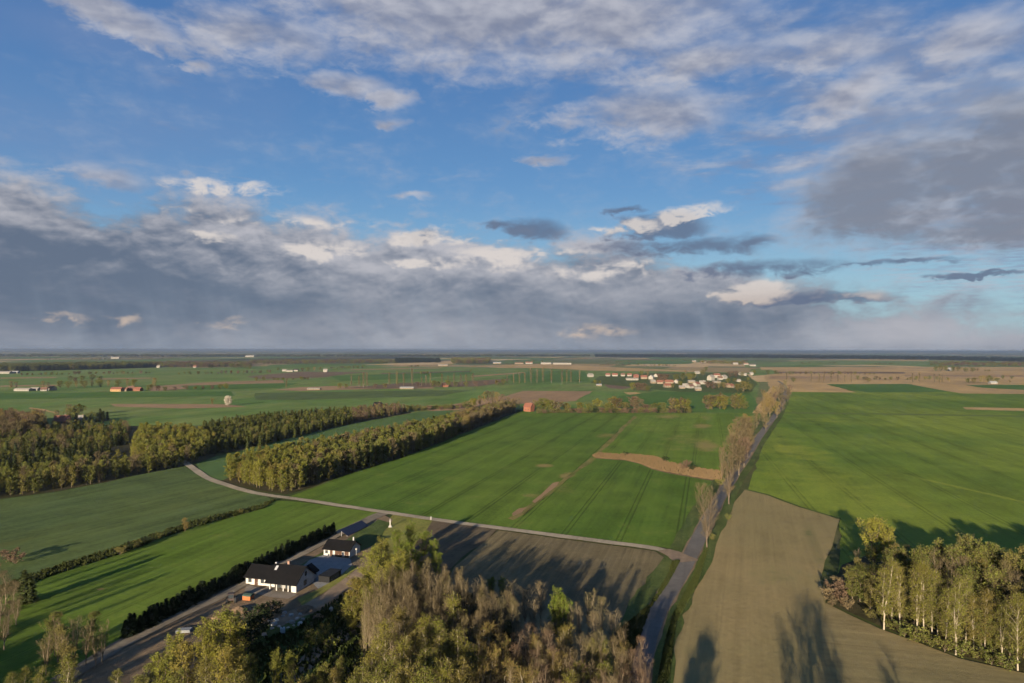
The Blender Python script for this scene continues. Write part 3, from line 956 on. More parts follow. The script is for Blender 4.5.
# distance first, each sheet a little above the one below
field('left_plain', [(-500, 412), (-500, 371), (-60, 371.2), (60, 370.5), (160, 367.5), (260, 369), (340, 366), (470, 367.5), (560, 370), (660, 372), (745, 374), (760, 384), (752, 415), (520, 415), (300, 418), (0, 440), (-300, 470)], GREEN_FAR, 0.05)
field('right_plain', [(752, 414), (770, 388), (760, 367), (1000, 367), (1300, 368), (1500, 372), (1500, 420), (1000, 415)], TAN, 0.05)
field('stubble_field', [(476, 366.5), (520, 364.8), (560, 364.2), (600, 366.8), (660, 369.3), (700, 371), (690, 372), (650, 371.2), (600, 370.5), (540, 368.2), (500, 368.0)], TAN, 0.12)
field('wheat_field', [(805, 360.6), (880, 360.4), (960, 362), (1040, 363.5), (1040, 366), (930, 366.6), (870, 364.8), (770, 366), (745, 367.5), (745, 365)], GREEN_FAR, 0.12)
field('stubble_field', [(812, 360.2), (850, 359.0), (930, 359.6), (925, 361.2), (880, 360.6)], TAN, 0.18)
field('soil_field', [(150, 386.5), (205, 382.5), (282, 380), (284, 383), (205, 387.5), (160, 391), (150, 391)], TAN2, 0.10)
field('soil_field', [(246, 376.5), (300, 371.8), (373, 372), (347, 374), (322, 377.5), (260, 379)], PINK, 0.10)
field('soil_field', [(272, 390), (300, 387.2), (335, 386), (385, 386), (430, 386.5), (435, 388.5), (380, 389), (300, 391)], TAN2, 0.10)
field('soil_field', [(350, 388), (400, 383), (445, 382.5), (500, 379), (512, 379), (500, 383), (478, 386.5), (440, 387), (380, 389)], PINK, 0.14)
field('grass_strip', [(110, 404), (225, 404.3), (247, 407), (182, 408.5), (115, 406.6)], TAN2, 0.10)
field('stubble_field', [(428, 411), (470, 400.5), (500, 396), (515, 400), (485, 405), (455, 412)], TAN2, 0.14)
field('soil_field', [(503, 397), (523, 391), (593, 391.3), (576, 401), (545, 404), (512, 404)], TAN2, 0.18)
field('soil_field', [(602, 382), (625, 382), (642, 386), (622, 389.5), (608, 388)], PINK, 0.10)
field('sand_patch', [(624, 392.4), (636, 392.2), (648, 395), (640, 395.6), (630, 395)], TAN, 0.14)
field('wheat_field', [(500, 384.5), (560, 384), (600, 384), (600, 390.5), (524, 390.2), (500, 396), (470, 399), (470, 389)], GREEN_FAR, 0.12)
field('dark_wheat_field', [(530, 371), (585, 371.5), (590, 381), (520, 382.5), (500, 378)], GREEN_DARK, 0.12)
field('dark_wheat_field', [(180, 386), (260, 383.5), (300, 383.0), (280, 388), (190, 390)], GREEN_DARK, 0.12)
field('stubble_edge', [(0, 385.6), (60, 384.8), (60, 385.8), (0, 386.8)], TAN2, 0.12)
field('sandy_lane', [(30, 407.5), (44, 409.3), (58, 413.0), (60, 414.5), (42, 410.8), (28, 408.6)], TAN, 0.16)
field('scrub_ground', [(590, 383), (600, 376), (650, 373), (745, 373), (758, 384), (750, 393), (690, 393), (660, 390)], VERGE, 0.12)
field('wheat_field', [(600, 412), (620, 396), (660, 391.5), (750, 393.5), (758, 405), (752, 413)], GREEN_DARK, 0.16)

# right-hand side
field('wheat_field', [(748, 491), (765, 440), (783, 408), (790, 392), (856, 392.6), (828, 384.2), (908, 384), (935, 389), (962, 393.6), (1060, 394.5), (1500, 396), (1500, 640), (1150, 700), (1000, 660), (880, 625), (838, 585), (841, 519), (800, 507), (768, 495)], GREEN_R, 0.20)
field('wheat_field', [(826, 384.3), (908, 384.1), (935, 389), (950, 392), (870, 392.6), (845, 389)], GREEN_DARK, 0.26)
field('wheat_field', [(966, 385.4), (1000, 384.8), (1100, 385), (1100, 390.8), (1024, 390), (985, 388)], GREEN_DARK, 0.20)
field('stubble_field', [(963, 407.4), (1010, 408.2), (1100, 410), (1100, 412), (1000, 410.6), (966, 409.6)], TAN, 0.26)
field('grass_track', [(768, 412.4), (860, 413.2), (1024, 415.8), (1150, 418), (1150, 420), (1024, 417.4), (860, 414.5), (768, 413.4)],
      field_mat('pale_grass', (0.075, 0.105, 0.022), (0.085, 0.105, 0.03), 90, 0.01, 0.1, 0.1, 0.2, seed=25), 0.26)
field('sown_field', [(745, 490), (768, 495.6), (800, 507.6), (840, 520), (834, 540), (820, 580), (826, 606), (850, 640), (850, 760), (640, 760), (666, 683), (674, 624), (697, 586), (708, 550), (725, 515)], SOWN, 0.26, 0.3)
field('sown_headland', [(826, 604), (880, 630), (960, 660), (1040, 678), (1200, 720), (1200, 900), (812, 900), (816, 700)], SOWN2, 0.30, 0.3)
field('furrow', [(745, 489.3), (768, 494.8), (800, 506.8), (841, 519), (841, 520.6), (800, 508.2), (768, 496.2), (745, 490.6)], VERGE, 0.34)

# middle
field('wheat_field', [(289, 497), (340, 478), (430, 445), (520, 411), (637, 413.5), (594, 456), (522, 517), (509, 528), (433, 519), (363, 508.5), (301, 500)], GREEN_MID, 0.20)
field('wheat_field', [(637, 413.5), (762, 413.5), (752, 432), (733, 455), (722, 474), (690, 470), (640, 462), (594, 456)], GREEN_MID2, 0.20)
field('wheat_field', [(594, 456), (640, 462), (690, 474), (720, 482), (712, 500), (697, 528), (683, 550), (655, 547), (595, 540), (509, 528), (522, 517)], GREEN_MID, 0.22)
field('grass_balk', [(508, 519), (532, 503.5), (560, 482), (594, 456), (612, 437), (634, 416.5), (637, 417), (617, 437), (598, 457.5), (563, 484), (537, 505), (513, 521)],
      field_mat('balk', (0.085, 0.095, 0.02), (0.17, 0.13, 0.05), 16, 0.05, 0.2, 0.2, 0.4, seed=26), 0.26)
field('bare_strip', [(532, 502), (541, 495), (553, 483.5), (559.5, 482), (556, 487), (545, 495.5), (535, 504)], TAN2, 0.30)
field('bare_strip', [(512, 514), (519, 509), (527, 508), (521, 513.5), (513, 517)], TAN2, 0.30)
field('reed_ground', [(592, 455), (600, 453), (614, 455), (628, 454), (658, 458), (667, 462.5), (687, 467), (705, 470), (724, 472.5), (722, 483), (702, 480), (684, 476.6), (668, 474), (652, 470), (640, 464.5), (625, 461), (596, 459)], REEDBED, 0.30, 1.6)
field('rough_lawn', [(393, 514.5), (433, 520.5), (440, 526), (430, 560), (345, 612), (330, 585), (352, 560), (372, 535)], LAWN, 0.20)
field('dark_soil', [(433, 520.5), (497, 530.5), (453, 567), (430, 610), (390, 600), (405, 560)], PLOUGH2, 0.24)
field('ploughed_field', [(498.5, 531), (595, 544), (655, 552), (670, 562), (664, 577), (642, 606), (612, 645), (560, 740), (400, 740), (440, 600), (454.5, 567.5)], PLOUGH, 0.24, 0.25)
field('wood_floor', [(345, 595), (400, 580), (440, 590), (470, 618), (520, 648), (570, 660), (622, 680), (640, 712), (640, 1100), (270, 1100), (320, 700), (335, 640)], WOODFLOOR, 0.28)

# left
field('rye_field', [(-500, 640), (-300, 545), (0, 500), (60, 492), (150, 473), (187, 466), (208, 480), (253, 492), (274, 500.5), (262, 507), (190, 525), (124, 549), (50, 572), (-60, 620), (-400, 800)], GREEN_LEFT, 0.20)
field('barley_field', [(276, 501), (301, 502.5), (380, 513), (336, 532), (290, 556), (240, 580), (121, 642), (40, 700), (-300, 900), (-300, 740), (-60, 622), (50, 574), (124, 551), (190, 527)], GREEN_STRIP, 0.20, 0.3)
field('ditch_grass', [(277, 499.5), (262, 505.5), (190, 523), (124, 546), (50, 569), (-80, 618), (-80, 628), (50, 577), (124, 553.5), (190, 529), (264, 509)], VERGE, 0.26)
field('meadow', [(196, 464), (215, 457), (300, 436), (352, 424), (420, 412), (480, 409), (490, 416), (430, 434), (350, 452), (256, 469), (222, 481), (205, 478)], GREEN_TEAL, 0.20)
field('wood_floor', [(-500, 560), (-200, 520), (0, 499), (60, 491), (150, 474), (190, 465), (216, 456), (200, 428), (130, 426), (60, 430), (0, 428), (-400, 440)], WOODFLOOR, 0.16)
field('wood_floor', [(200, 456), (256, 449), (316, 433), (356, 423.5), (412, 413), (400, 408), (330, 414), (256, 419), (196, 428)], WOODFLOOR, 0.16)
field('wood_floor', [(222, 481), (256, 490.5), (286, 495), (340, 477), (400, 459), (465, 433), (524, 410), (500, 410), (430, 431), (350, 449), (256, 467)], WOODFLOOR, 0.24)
field('yard_ground', [(383, 515), (345, 535.5), (290, 563), (200, 608), (121, 644), (40, 690), (-50, 760), (-50, 1000), (320, 1000), (336, 660), (347, 600), (356, 580), (372, 545), (393, 520)], DIRT, 0.23)
field('yard_grass', [(378, 520), (347, 540), (322, 553), (300, 566), (330, 566), (352, 556), (375, 545), (392, 524)], VERGE, 0.27)
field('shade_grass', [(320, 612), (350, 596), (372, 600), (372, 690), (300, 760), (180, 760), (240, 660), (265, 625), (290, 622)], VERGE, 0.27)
field('paved_yard', [(323, 556), (350, 559.5), (352, 566), (335, 581), (318, 590), (300, 570), (309, 561)], PAVING, 0.31, 0)
field('terrace', [(247, 585), (262, 590), (272, 586), (297, 596), (288, 600), (268, 598), (244, 592)], field_mat('warm_pavers', (0.20, 0.165, 0.13), (0.16, 0.135, 0.105), 15, 0.1, 0.1, 0.6, 0.3, seed=31), 0.31, 0)
strip_road('dirt_path', [(372, 562), (352, 580), (330, 597), (312, 607), (290, 618), (272, 627)], (5, 6), DIRT_L, 0.33, 0.6)
strip_road('dirt_path', [(362, 622), (345, 634), (325, 648), (300, 668), (280, 690)], (4, 5), DIRT_L, 0.33, 0.8)
strip_road('road_shoulder', [(615, 790), (627, 725), (643, 650), (655, 615), (669, 593), (686, 566), (702, 533), (712, 512), (723, 493), (741, 465), (759, 437), (770, 423), (779, 411), (784, 400), (786, 392)], 6.3, DIRT, 0.385, 0.45)
road, ROADP = strip_road('road', [(615, 790), (627, 725), (643, 650), (655, 615), (669, 593), (686, 566), (702, 533), (712, 512), (723, 493), (741, 465), (759, 437), (770, 423), (779, 411), (784, 400), (786, 392), (786, 386), (778, 381)], 5.2, ASPHALT, 0.40, 0.12)
verge_l, _ = strip_road('road_verge', [(613, 790), (625, 725), (641, 650), (653, 615), (667, 593), (684, 566), (700, 533), (710, 512), (721, 493), (739, 465), (758, 437), (769, 423), (778, 411), (783, 400), (785, 392)], (15, 17), VERGE, 0.36, 0.7)
strip_road('track_mouth', [(688, 563), (676, 556), (664, 551)], (9.5, 4.5), DIRT_L, 0.42, 0.3)
strip_road('gravel_track', [(672, 554.5), (654, 548.5), (595, 541.6), (509, 530.2), (433, 520.3), (393, 514), (363, 509.8), (301, 500.3), (256, 494.5), (230, 487), (207, 479), (196, 471), (185, 463), (172, 455)], 4.2, GRAVEL, 0.40, 0.25)
strip_road('driveway', [(385, 513.5), (374, 517.5), (337, 535), (310, 549), (284, 563), (240, 586), (200, 606.5), (150, 630), (110, 652), (60, 682)], (5.5, 4.5), DRIVE, 0.39, 0.3)

field('reed_island', [(628, 457), (640, 457.2), (655, 459.4), (665, 463.5), (652, 465.5), (640, 462.5), (630, 460)], VERGE, 0.34)

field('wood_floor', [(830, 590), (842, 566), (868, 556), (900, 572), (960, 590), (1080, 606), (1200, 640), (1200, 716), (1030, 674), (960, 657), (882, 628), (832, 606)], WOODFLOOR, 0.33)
# more parcels on the plain
for nm, px, mt in (('soil_field', [(775, 371.6), (905, 371.9), (905, 373.6), (775, 373.2)], PINK), ('soil_field', [(905, 374.6), (1060, 375.2), (1060, 377.2), (905, 376.4)], TAN2),
                   ('soil_field', [(770, 376.0), (840, 376.0), (842, 378.6), (768, 378.8)], TAN2), ('wheat_field', [(750, 370.2), (772, 369.6), (780, 373.5), (752, 376)], GREEN_FAR),
                   ('stubble_field', [(0, 377.6), (55, 377.0), (57, 378.0), (0, 378.7)], TAN2), ('grass_strip', [(95, 378.6), (150, 377.6), (152, 378.6), (98, 379.8)], TAN2),
                   ('dark_wheat_field', [(-60, 394), (90, 392.5), (230, 391.5), (235, 396), (60, 398.5), (-60, 401)], GREEN_DARK), ('dark_wheat_field', [(255, 393), (430, 390.5), (470, 390.5), (440, 396), (300, 400), (255, 400)], GREEN_LEFT),
                   ('dark_wheat_field', [(330, 376), (470, 371.5), (475, 374), (420, 378.5), (340, 381)], GREEN_DARK), ('grass_strip', [(350, 369.4), (440, 367.6), (442, 368.3), (352, 370.3)], TAN2),
                   ('soil_field', [(380, 373.2), (470, 371.0), (471, 371.8), (381, 374.2)], PINK), ('stubble_field', [(470, 376.0), (523, 372.2), (526, 373.0), (472, 377.2)], TAN2)):
    field(nm, px, mt, 0.20)

field('yard_grass', [(297, 600), (318, 590.5), (338, 579), (352, 567), (357, 569.5), (340, 583), (322, 595), (302, 607)], LAWN, 0.35, 0.3)


# ------------------------------------------------------------------ house, garage and yard
M['white_wall'] = plain_mat('white_render', (0.34, 0.325, 0.31), (0.28, 0.27, 0.26), 0.6, 0.9, 0.1)
M['dark_tile'] = plain_mat('anthracite_tiles', (0.0045, 0.0045, 0.0052), (0.0075, 0.007, 0.0075), 0.8, 0.8, 0.04)
M['glass'] = plain_mat('window_glass', (0.02, 0.025, 0.03), (0.03, 0.035, 0.04), 1, 0.08, 0.6)
M['frame_dark'] = plain_mat('dark_frame', (0.05, 0.048, 0.048))
M['brown_door'] = plain_mat('brown_wood', (0.055, 0.027, 0.016), (0.042, 0.021, 0.013), 2)
M['chimney'] = plain_mat('clinker', (0.20, 0.12, 0.09), (0.15, 0.09, 0.07), 3)
M['grey_metal'] = plain_mat('grey_metal', (0.30, 0.30, 0.31), (0.24, 0.24, 0.25), 2, 0.4, 0.5)
M['black'] = plain_mat('black_boards', (0.005, 0.005, 0.006), (0.007, 0.007, 0.008), 2)
M['solar'] = plain_mat('solar_glass', (0.008, 0.010, 0.022), (0.010, 0.013, 0.028), 0.5, 0.35, 0.2)
M['orange'] = plain_mat('orange_paint', (0.27, 0.085, 0.028), (0.22, 0.07, 0.025), 1)
M['tarp'] = plain_mat('dark_green_tarp', (0.022, 0.04, 0.032), (0.03, 0.05, 0.04), 1)
M['rubber'] = plain_mat('rubber', (0.02, 0.02, 0.02))
M['tractor_paint'] = plain_mat('dark_paint', (0.035, 0.025, 0.025), (0.05, 0.035, 0.03), 1)
M['stone'] = plain_mat('pale_rubble', (0.30, 0.29, 0.27), (0.20, 0.195, 0.18), 1.5, var=0.35)
M['pale_blue'] = plain_mat('pale_blue_plastic', (0.34, 0.42, 0.44), (0.28, 0.36, 0.38), 1)
M['white_paint'] = plain_mat('white_paint', (0.30, 0.28, 0.25), (0.24, 0.23, 0.21), 1)
M['slab'] = plain_mat('pale_slabs', (0.17, 0.175, 0.18), (0.13, 0.135, 0.14), 1)


def window(parent, x, y, z, w, h, face='y-', mat_frame='frame_dark'):
    """a framed window standing proud of a wall; face: outward direction"""
    f, p = MB(), MB()
    t = 0.08
    def bar(a0, z0, a1, z1, mb, d0, d1):
        if face == 'y-': mb.box(a0, y - d1, z0, a1, y - d0, z1)
        elif face == 'x+': mb.box(x + d0, a0, z0, x + d1, a1, z1)
        elif face == 'x-': mb.box(x - d1, a0, z0, x - d0, a1, z1)
    c = x if face == 'y-' else y
    a0, a1, z0, z1 = c - w / 2, c + w / 2, z, z + h
    bar(a0, z0, a0 + t, z1, f, -0.05, 0.05); bar(a1 - t, z0, a1, z1, f, -0.05, 0.05)
    bar(a0 + t, z0, a1 - t, z0 + t, f, -0.05, 0.05); bar(a0 + t, z1 - t, a1 - t, z1, f, -0.05, 0.05)
    bar(c - t / 2, z0 + t, c + t / 2, z1 - t, f, -0.04, 0.045)
    bar(a0 + t, z0 + t, a1 - t, z1 - t, p, 0.003, 0.02)
    fo = f.build('window', M[mat_frame], parent)
    p.build('pane', M['glass'], fo)
    return fo


def roof_mb(x0, x1, y0, y1, z_eave, z_ridge, over=0.5, th=0.18, yr=None):
    """gabled roof, ridge along x, as two thick slopes"""
    yr = (y0 + y1) / 2 if yr is None else yr
    m = MB()
    sf = (z_ridge - z_eave) / (yr - y0); sb = (z_ridge - z_eave) / (y1 - yr)
    a = (y0 - over, z_eave - over * sf); b = (yr, z_ridge); c = (y1 + over, z_eave - over * sb)
    m.prism([a, (a[0], a[1] + th), (b[0], b[1] + th), (c[0], c[1] + th), c, b], x0 - over, x1 + over)
    return m


def house():
    P0 = Vector(G(295.7, 594))
    r = empty('house', (P0.x, P0.y, 0.0), math.radians(-14.5))
    tag(r, 'long white bungalow with dark gabled roof and a pillared porch beside the driveway', 'house')
    w = MB()
    # gabled volume near the path
    w.add([(-9.5, 2.6, 0), (0, 2.6, 0), (0, 10, 0), (-9.5, 10, 0), (-9.5, 2.6, 4.35), (0, 2.6, 4.35), (-9.5, 5, 6.1), (0, 5, 6.1), (-9.5, 10, 2.6), (0, 10, 2.6)],
          [(0, 1, 5, 4), (1, 2, 9, 7, 5), (2, 3, 8, 9), (3, 0, 4, 6, 8), (4, 5, 7, 6), (6, 7, 9, 8)])
    w.prism([(0.15, 0), (2.597, 0), (2.597, 4.33), (0.15, 2.72)], -1.6, 0.0)          # little room at the porch end
    # long wing
    w.prism([(3.0, 0), (9.8, 0), (9.8, 2.5), (6.4, 5.0), (3.0, 2.5)], -18.6, -9.503)
    walls = w.build('wall', M['white_wall'], r)
    rf = roof_mb(-9.6, 0.0, 0, 10, 2.62, 6.25, 0.45).build('roof', M['dark_tile'], r)
    rw = roof_mb(-18.6, -9.9, 3.0, 9.8, 2.52, 5.05, 0.5).build('roof', M['dark_tile'], r)
    MB().box(-6.2, 5.3, 5.4, -5.5, 6.0, 7.3).build('chimney', M['chimney'], rf)
    MB().box(-11.4, 7.0, 4.0, -10.9, 7.5, 6.0).build('chimney', M['grey_metal'], rw)
    # roof light
    s = MB(); s.add([(-9.2, 3.2, 5.18), (-8.4, 3.2, 5.18), (-8.4, 4.4, 6.05), (-9.2, 4.4, 6.05), (-9.2, 3.2, 5.10), (-8.4, 3.2, 5.10), (-8.4, 4.4, 5.97), (-9.2, 4.4, 5.97)],
                  [(0, 1, 2, 3), (4, 7, 6, 5), (0, 4, 5, 1), (1, 5, 6, 2), (2, 6, 7, 3), (3, 7, 4, 0)])
    s.build('roof_window', M['grey_metal'], rf)
    for x in (-8.6, -6.4, -4.2, -2.6):
        MB().box(x - 0.16, 0.15, 0, x + 0.16, 0.47, 2.55).build('porch_pillar', M['white_wall'], r)
    for x, ww, z, h in ((-17.2, 1.1, 0.9, 1.2), (-13.0, 1.1, 0.9, 1.2), (-10.6, 1.4, 0.9, 1.2)): window(r, x, 3.0, z, ww, h)
    for x, ww, z, h in ((-7.4, 1.8, 0.15, 2.1), (-4.0, 2.2, 0.15, 2.1)): window(r, x, 2.6, z, ww, h)
    d = MB().box(-15.6, 2.93, 0.02, -14.5, 2.998, 2.15).build('door', M['brown_door'], r)
    MB().box(-14.72, 2.87, 1.0, -14.60, 2.928, 1.12).build('handle', M['grey_metal'], d)
    window(r, 0, 4.9, 0.95, 1.5, 1.5, 'x+'); window(r, 0, 5.2, 3.55, 1.1, 1.3, 'x+')
    # rear wing towards the yard
    b = MB(); b.prism([(-6.0, 0), (-1.2, 0), (-1.2, 2.4), (-3.6, 4.1), (-6.0, 2.4)], 10.003, 14.0, 'y')
    b.build('rear_wall', M['white_wall'], r)
    q = MB(); q.prism([(-6.4, 2.12), (-6.4, 2.3), (-3.6, 4.3), (-0.8, 2.3), (-0.8, 2.12), (-3.6, 4.12)], 8.2, 14.4, 'y')
    q.build('rear_roof', M['dark_tile'], r)


house()


def garage():
    P = Vector(G(323.6, 556))
    r = empty('garage', (P.x, P.y, 0), math.radians(-16))
    tag(r, 'white garage with dark pitched roof and brown doors facing the paved yard', 'garage')
    MB().prism([(0, 0), (7.2, 0), (7.2, 2.5), (3.6, 4.7), (0, 2.5)], 0, 9.8).build('wall', M['white_wall'], r)
    rf = roof_mb(0, 9.8, 0, 7.2, 2.5, 4.7, 0.45).build('roof', M['dark_tile'], r)
    MB().box(8.6, 4.3, 4.0, 9.0, 4.7, 5.9).build('chimney', M['white_wall'], rf)
    for x0, x1 in ((4.3, 6.9), (7.9, 9.5)):
        d = MB()
        for k in range(4): d.box(x0, -0.055, 0.02 + k * 0.54, x1, -0.003, 0.55 + k * 0.54)
        o = d.build('garage_door', M['brown_door'], r)
        MB().box((x0 + x1) / 2 - 0.2, -0.1, 0.95, (x0 + x1) / 2 + 0.2, -0.058, 1.0).build('handle', M['grey_metal'], o)
    d = MB().box(2.4, -0.055, 0.02, 3.4, -0.003, 2.1).build('door', M['brown_door'], r)
    MB().box(3.2, -0.1, 1.0, 3.3, -0.058, 1.1).build('handle', M['grey_metal'], d)
    window(r, 1.1, 0, 1.0, 1.0, 1.0)


garage()


def carport():
    P = Vector(G(318.5, 583))
    r = empty('shed', (P.x, P.y, 0), math.radians(-14.5))
    tag(r, 'low black timber shed with flat roof behind the white gable', 'shed')
    MB().box(0, 0, 0, 3.6, 7.0, 2.0).build('wall', M['black'], r)
    MB().box(-0.2, -0.2, 2.003, 3.8, 7.2, 2.17).build('roof', M['black'], r)
    for k in range(2):
        d = MB().box(3.603, 1.0 + k * 2.4, 0.03, 3.66, 3.2 + k * 2.4, 1.9).build('door', M['frame_dark'], r)
        MB().box(3.663, 1.2 + k * 2.4, 0.9, 3.7, 1.35 + k * 2.4, 1.0).build('handle', M['grey_metal'], d)


carport()


def solar():
    P = Vector(G(347.5, 537.6)); Q = Vector(G(368.5, 527.2))
    d = Q - P; L = d.length
    r = empty('solar_array', (P.x, P.y, 0), math.atan2(d.y, d.x))
    tag(r, 'long ground mounted row of dark blue solar panels beside the driveway', 'solar panels')
    n = 12
    w = L / n
    for i in range(n):
        x0, x1 = i * w + 0.02, (i + 1) * w - 0.02
        p = MB(); p.add([(x0, 0, 0.6), (x1, 0, 0.6), (x1, 3.0, 2.5), (x0, 3.0, 2.5), (x0, 0.03, 0.54), (x1, 0.03, 0.54), (x1, 3.03, 2.44), (x0, 3.03, 2.44)],
                        [(0, 1, 2, 3), (4, 7, 6, 5), (0, 4, 5, 1), (1, 5, 6, 2), (2, 6, 7, 3), (3, 7, 4, 0)])
        p.build('panel', M['solar'], r)
    for i in range(0, n + 1, 3):
        x = min(max(i * w, 0.1), L - 0.1)
        MB().box(x - 0.05, 0.25, 0, x + 0.05, 0.35, 0.68).build('post', M['grey_metal'], r)
        MB().box(x - 0.05, 2.6, 0, x + 0.05, 2.7, 2.15).build('post', M['grey_metal'], r)


solar()


def tractor():
    x, y = G(231.5, 602)
    r = empty('tractor', (x, y, 0), math.radians(15))
    tag(r, 'dark tractor with a cab parked on the dirt near the bungalow', 'tractor')
    MB().box(-0.45, -0.2, 0.75, 0.45, 1.9, 1.55).build('bonnet', M['tractor_paint'], r)
    c = MB().box(-0.8, -1.7, 0.9, 0.8, -0.2, 1.5)
    for sx in (-0.75, 0.67):
        for sy in (-1.65, -0.3): c.box(sx, sy, 1.5, sx + 0.08, sy + 0.08, 2.6)
    cab = c.build('cab', M['tractor_paint'], r)
    MB().box(-0.68, -1.58, 1.52, 0.68, -0.32, 2.55).build('glazing', M['glass'], cab)
    MB().box(-0.9, -1.8, 2.602, 0.9, -0.1, 2.75).build('roof', M['tractor_paint'], cab)
    for sx in (-1, 1):
        for yy, rad, wd in ((-1.1, 0.85, 0.5), (1.4, 0.55, 0.35)):
            t = MB(); xx = sx * 1.05
            t.tube([(xx - wd / 2, yy, rad), (xx + wd / 2, yy, rad)], [rad, rad], 16)
            w = t.build('wheel', M['rubber'], r)
            h = MB(); h.tube([(xx - wd / 2 - 0.02, yy, rad), (xx + wd / 2 + 0.02, yy, rad)], [rad * .5, rad * .5], 12)
            h.build('rim', M['grey_metal'], w)
    e = MB(); e.tube([(0.3, 1.2, 1.5), (0.3, 1.2, 2.6)], [0.05, 0.05], 8); e.build('exhaust', M['grey_metal'], r)


tractor()


def trailer():
    x, y = G(248, 601)
    r = empty('trailer', (x, y, 0), math.radians(-12))
    tag(r, 'small orange trailer with a dark green cover in front of the bungalow', 'trailer')
    MB().box(-1.2, -0.9, 0.45, 1.2, 1.1, 1.55).build('body', M['orange'], r)
    MB().prism([(-1.0, 1.552), (1.2, 1.552), (1.0, 1.85), (0.1, 2.1), (-0.8, 1.85)], -1.3, 1.3).build('cover', M['tarp'], r)
    for sx in (-1, 1):
        t = MB(); t.tube([(sx * 1.35 - 0.1, 0.1, 0.35), (sx * 1.35 + 0.1, 0.1, 0.35)], [0.35, 0.35], 14); w = t.build('wheel', M['rubber'], r)
        h = MB(); h.tube([(sx * 1.35 - 0.115, 0.1, 0.35), (sx * 1.35 + 0.115, 0.1, 0.35)], [0.18, 0.18], 10); h.build('rim', M['grey_metal'], w)
    b = MB(); b.tube([(0, 1.1, 0.5), (0, 2.4, 0.45)], [0.05, 0.05], 8); b.build('drawbar', M['grey_metal'], r)


trailer()


def shrine():
    x, y = G(390, 527.5)
    r = empty('wayside_shrine', (x, y, 0), 0.3)
    tag(r, 'white stepped wayside shrine post on the rough lawn near the track', 'shrine')
    b = MB(); b.box(-0.75, -0.75, 0, 0.75, 0.75, 0.35); b.box(-0.45, -0.45, 0.352, 0.45, 0.45, 0.8); b.build('plinth', M['white_paint'], r)
    MB().box(-0.2, -0.2, 0.802, 0.2, 0.2, 2.4).build('pillar', M['white_paint'], r)
    MB().prism([(-0.38, 2.402), (0.38, 2.402), (0, 2.75)], -0.34, 0.34).build('cap', M['white_paint'], r)
    c = MB(); c.box(-0.05, -0.05, 2.7, 0.05, 0.05, 3.5); c.box(-0.28, -0.04, 3.15, -0.052, 0.04, 3.25); c.box(0.052, -0.04, 3.15, 0.28, 0.04, 3.25)
    c.build('cross', M['white_paint'], r)
    x, y = G(431, 520.8)
    r = empty('marker_post', (x, y, 0))
    tag(r, 'white marker post with rounded top beside the gravel track', 'post')
    t = MB(); t.tube([(0, 0, -0.2), (0, 0, 1.5)], [0.2, 0.2], 10); t.build('post', M['white_paint'], r)
    t = MB(); t.tube([(0, 0, 1.502), (0, 0, 1.65), (0, 0, 1.75)], [0.23, 0.2, 0.1], 10); t.build('cap', M['grey_metal'], r)
    x, y = G(356.2, 556)
    r = empty('garden_lamp', (x, y, 0))
    tag(r, 'white globe garden lamp at the corner of the paved yard', 'lamp')
    t = MB(); t.tube([(0, 0, -0.1), (0, 0, 2.0)], [0.06, 0.05], 8); t.build('post', M['grey_metal'], r)
    t = MB(); t.tube([(0, 0, 1.95), (0, 0, 2.05), (0, 0, 2.3), (0, 0, 2.55), (0, 0, 2.65)], [0.12, 0.32, 0.42, 0.32, 0.1], 12); t.build('globe', M['white_paint'], r)


shrine()


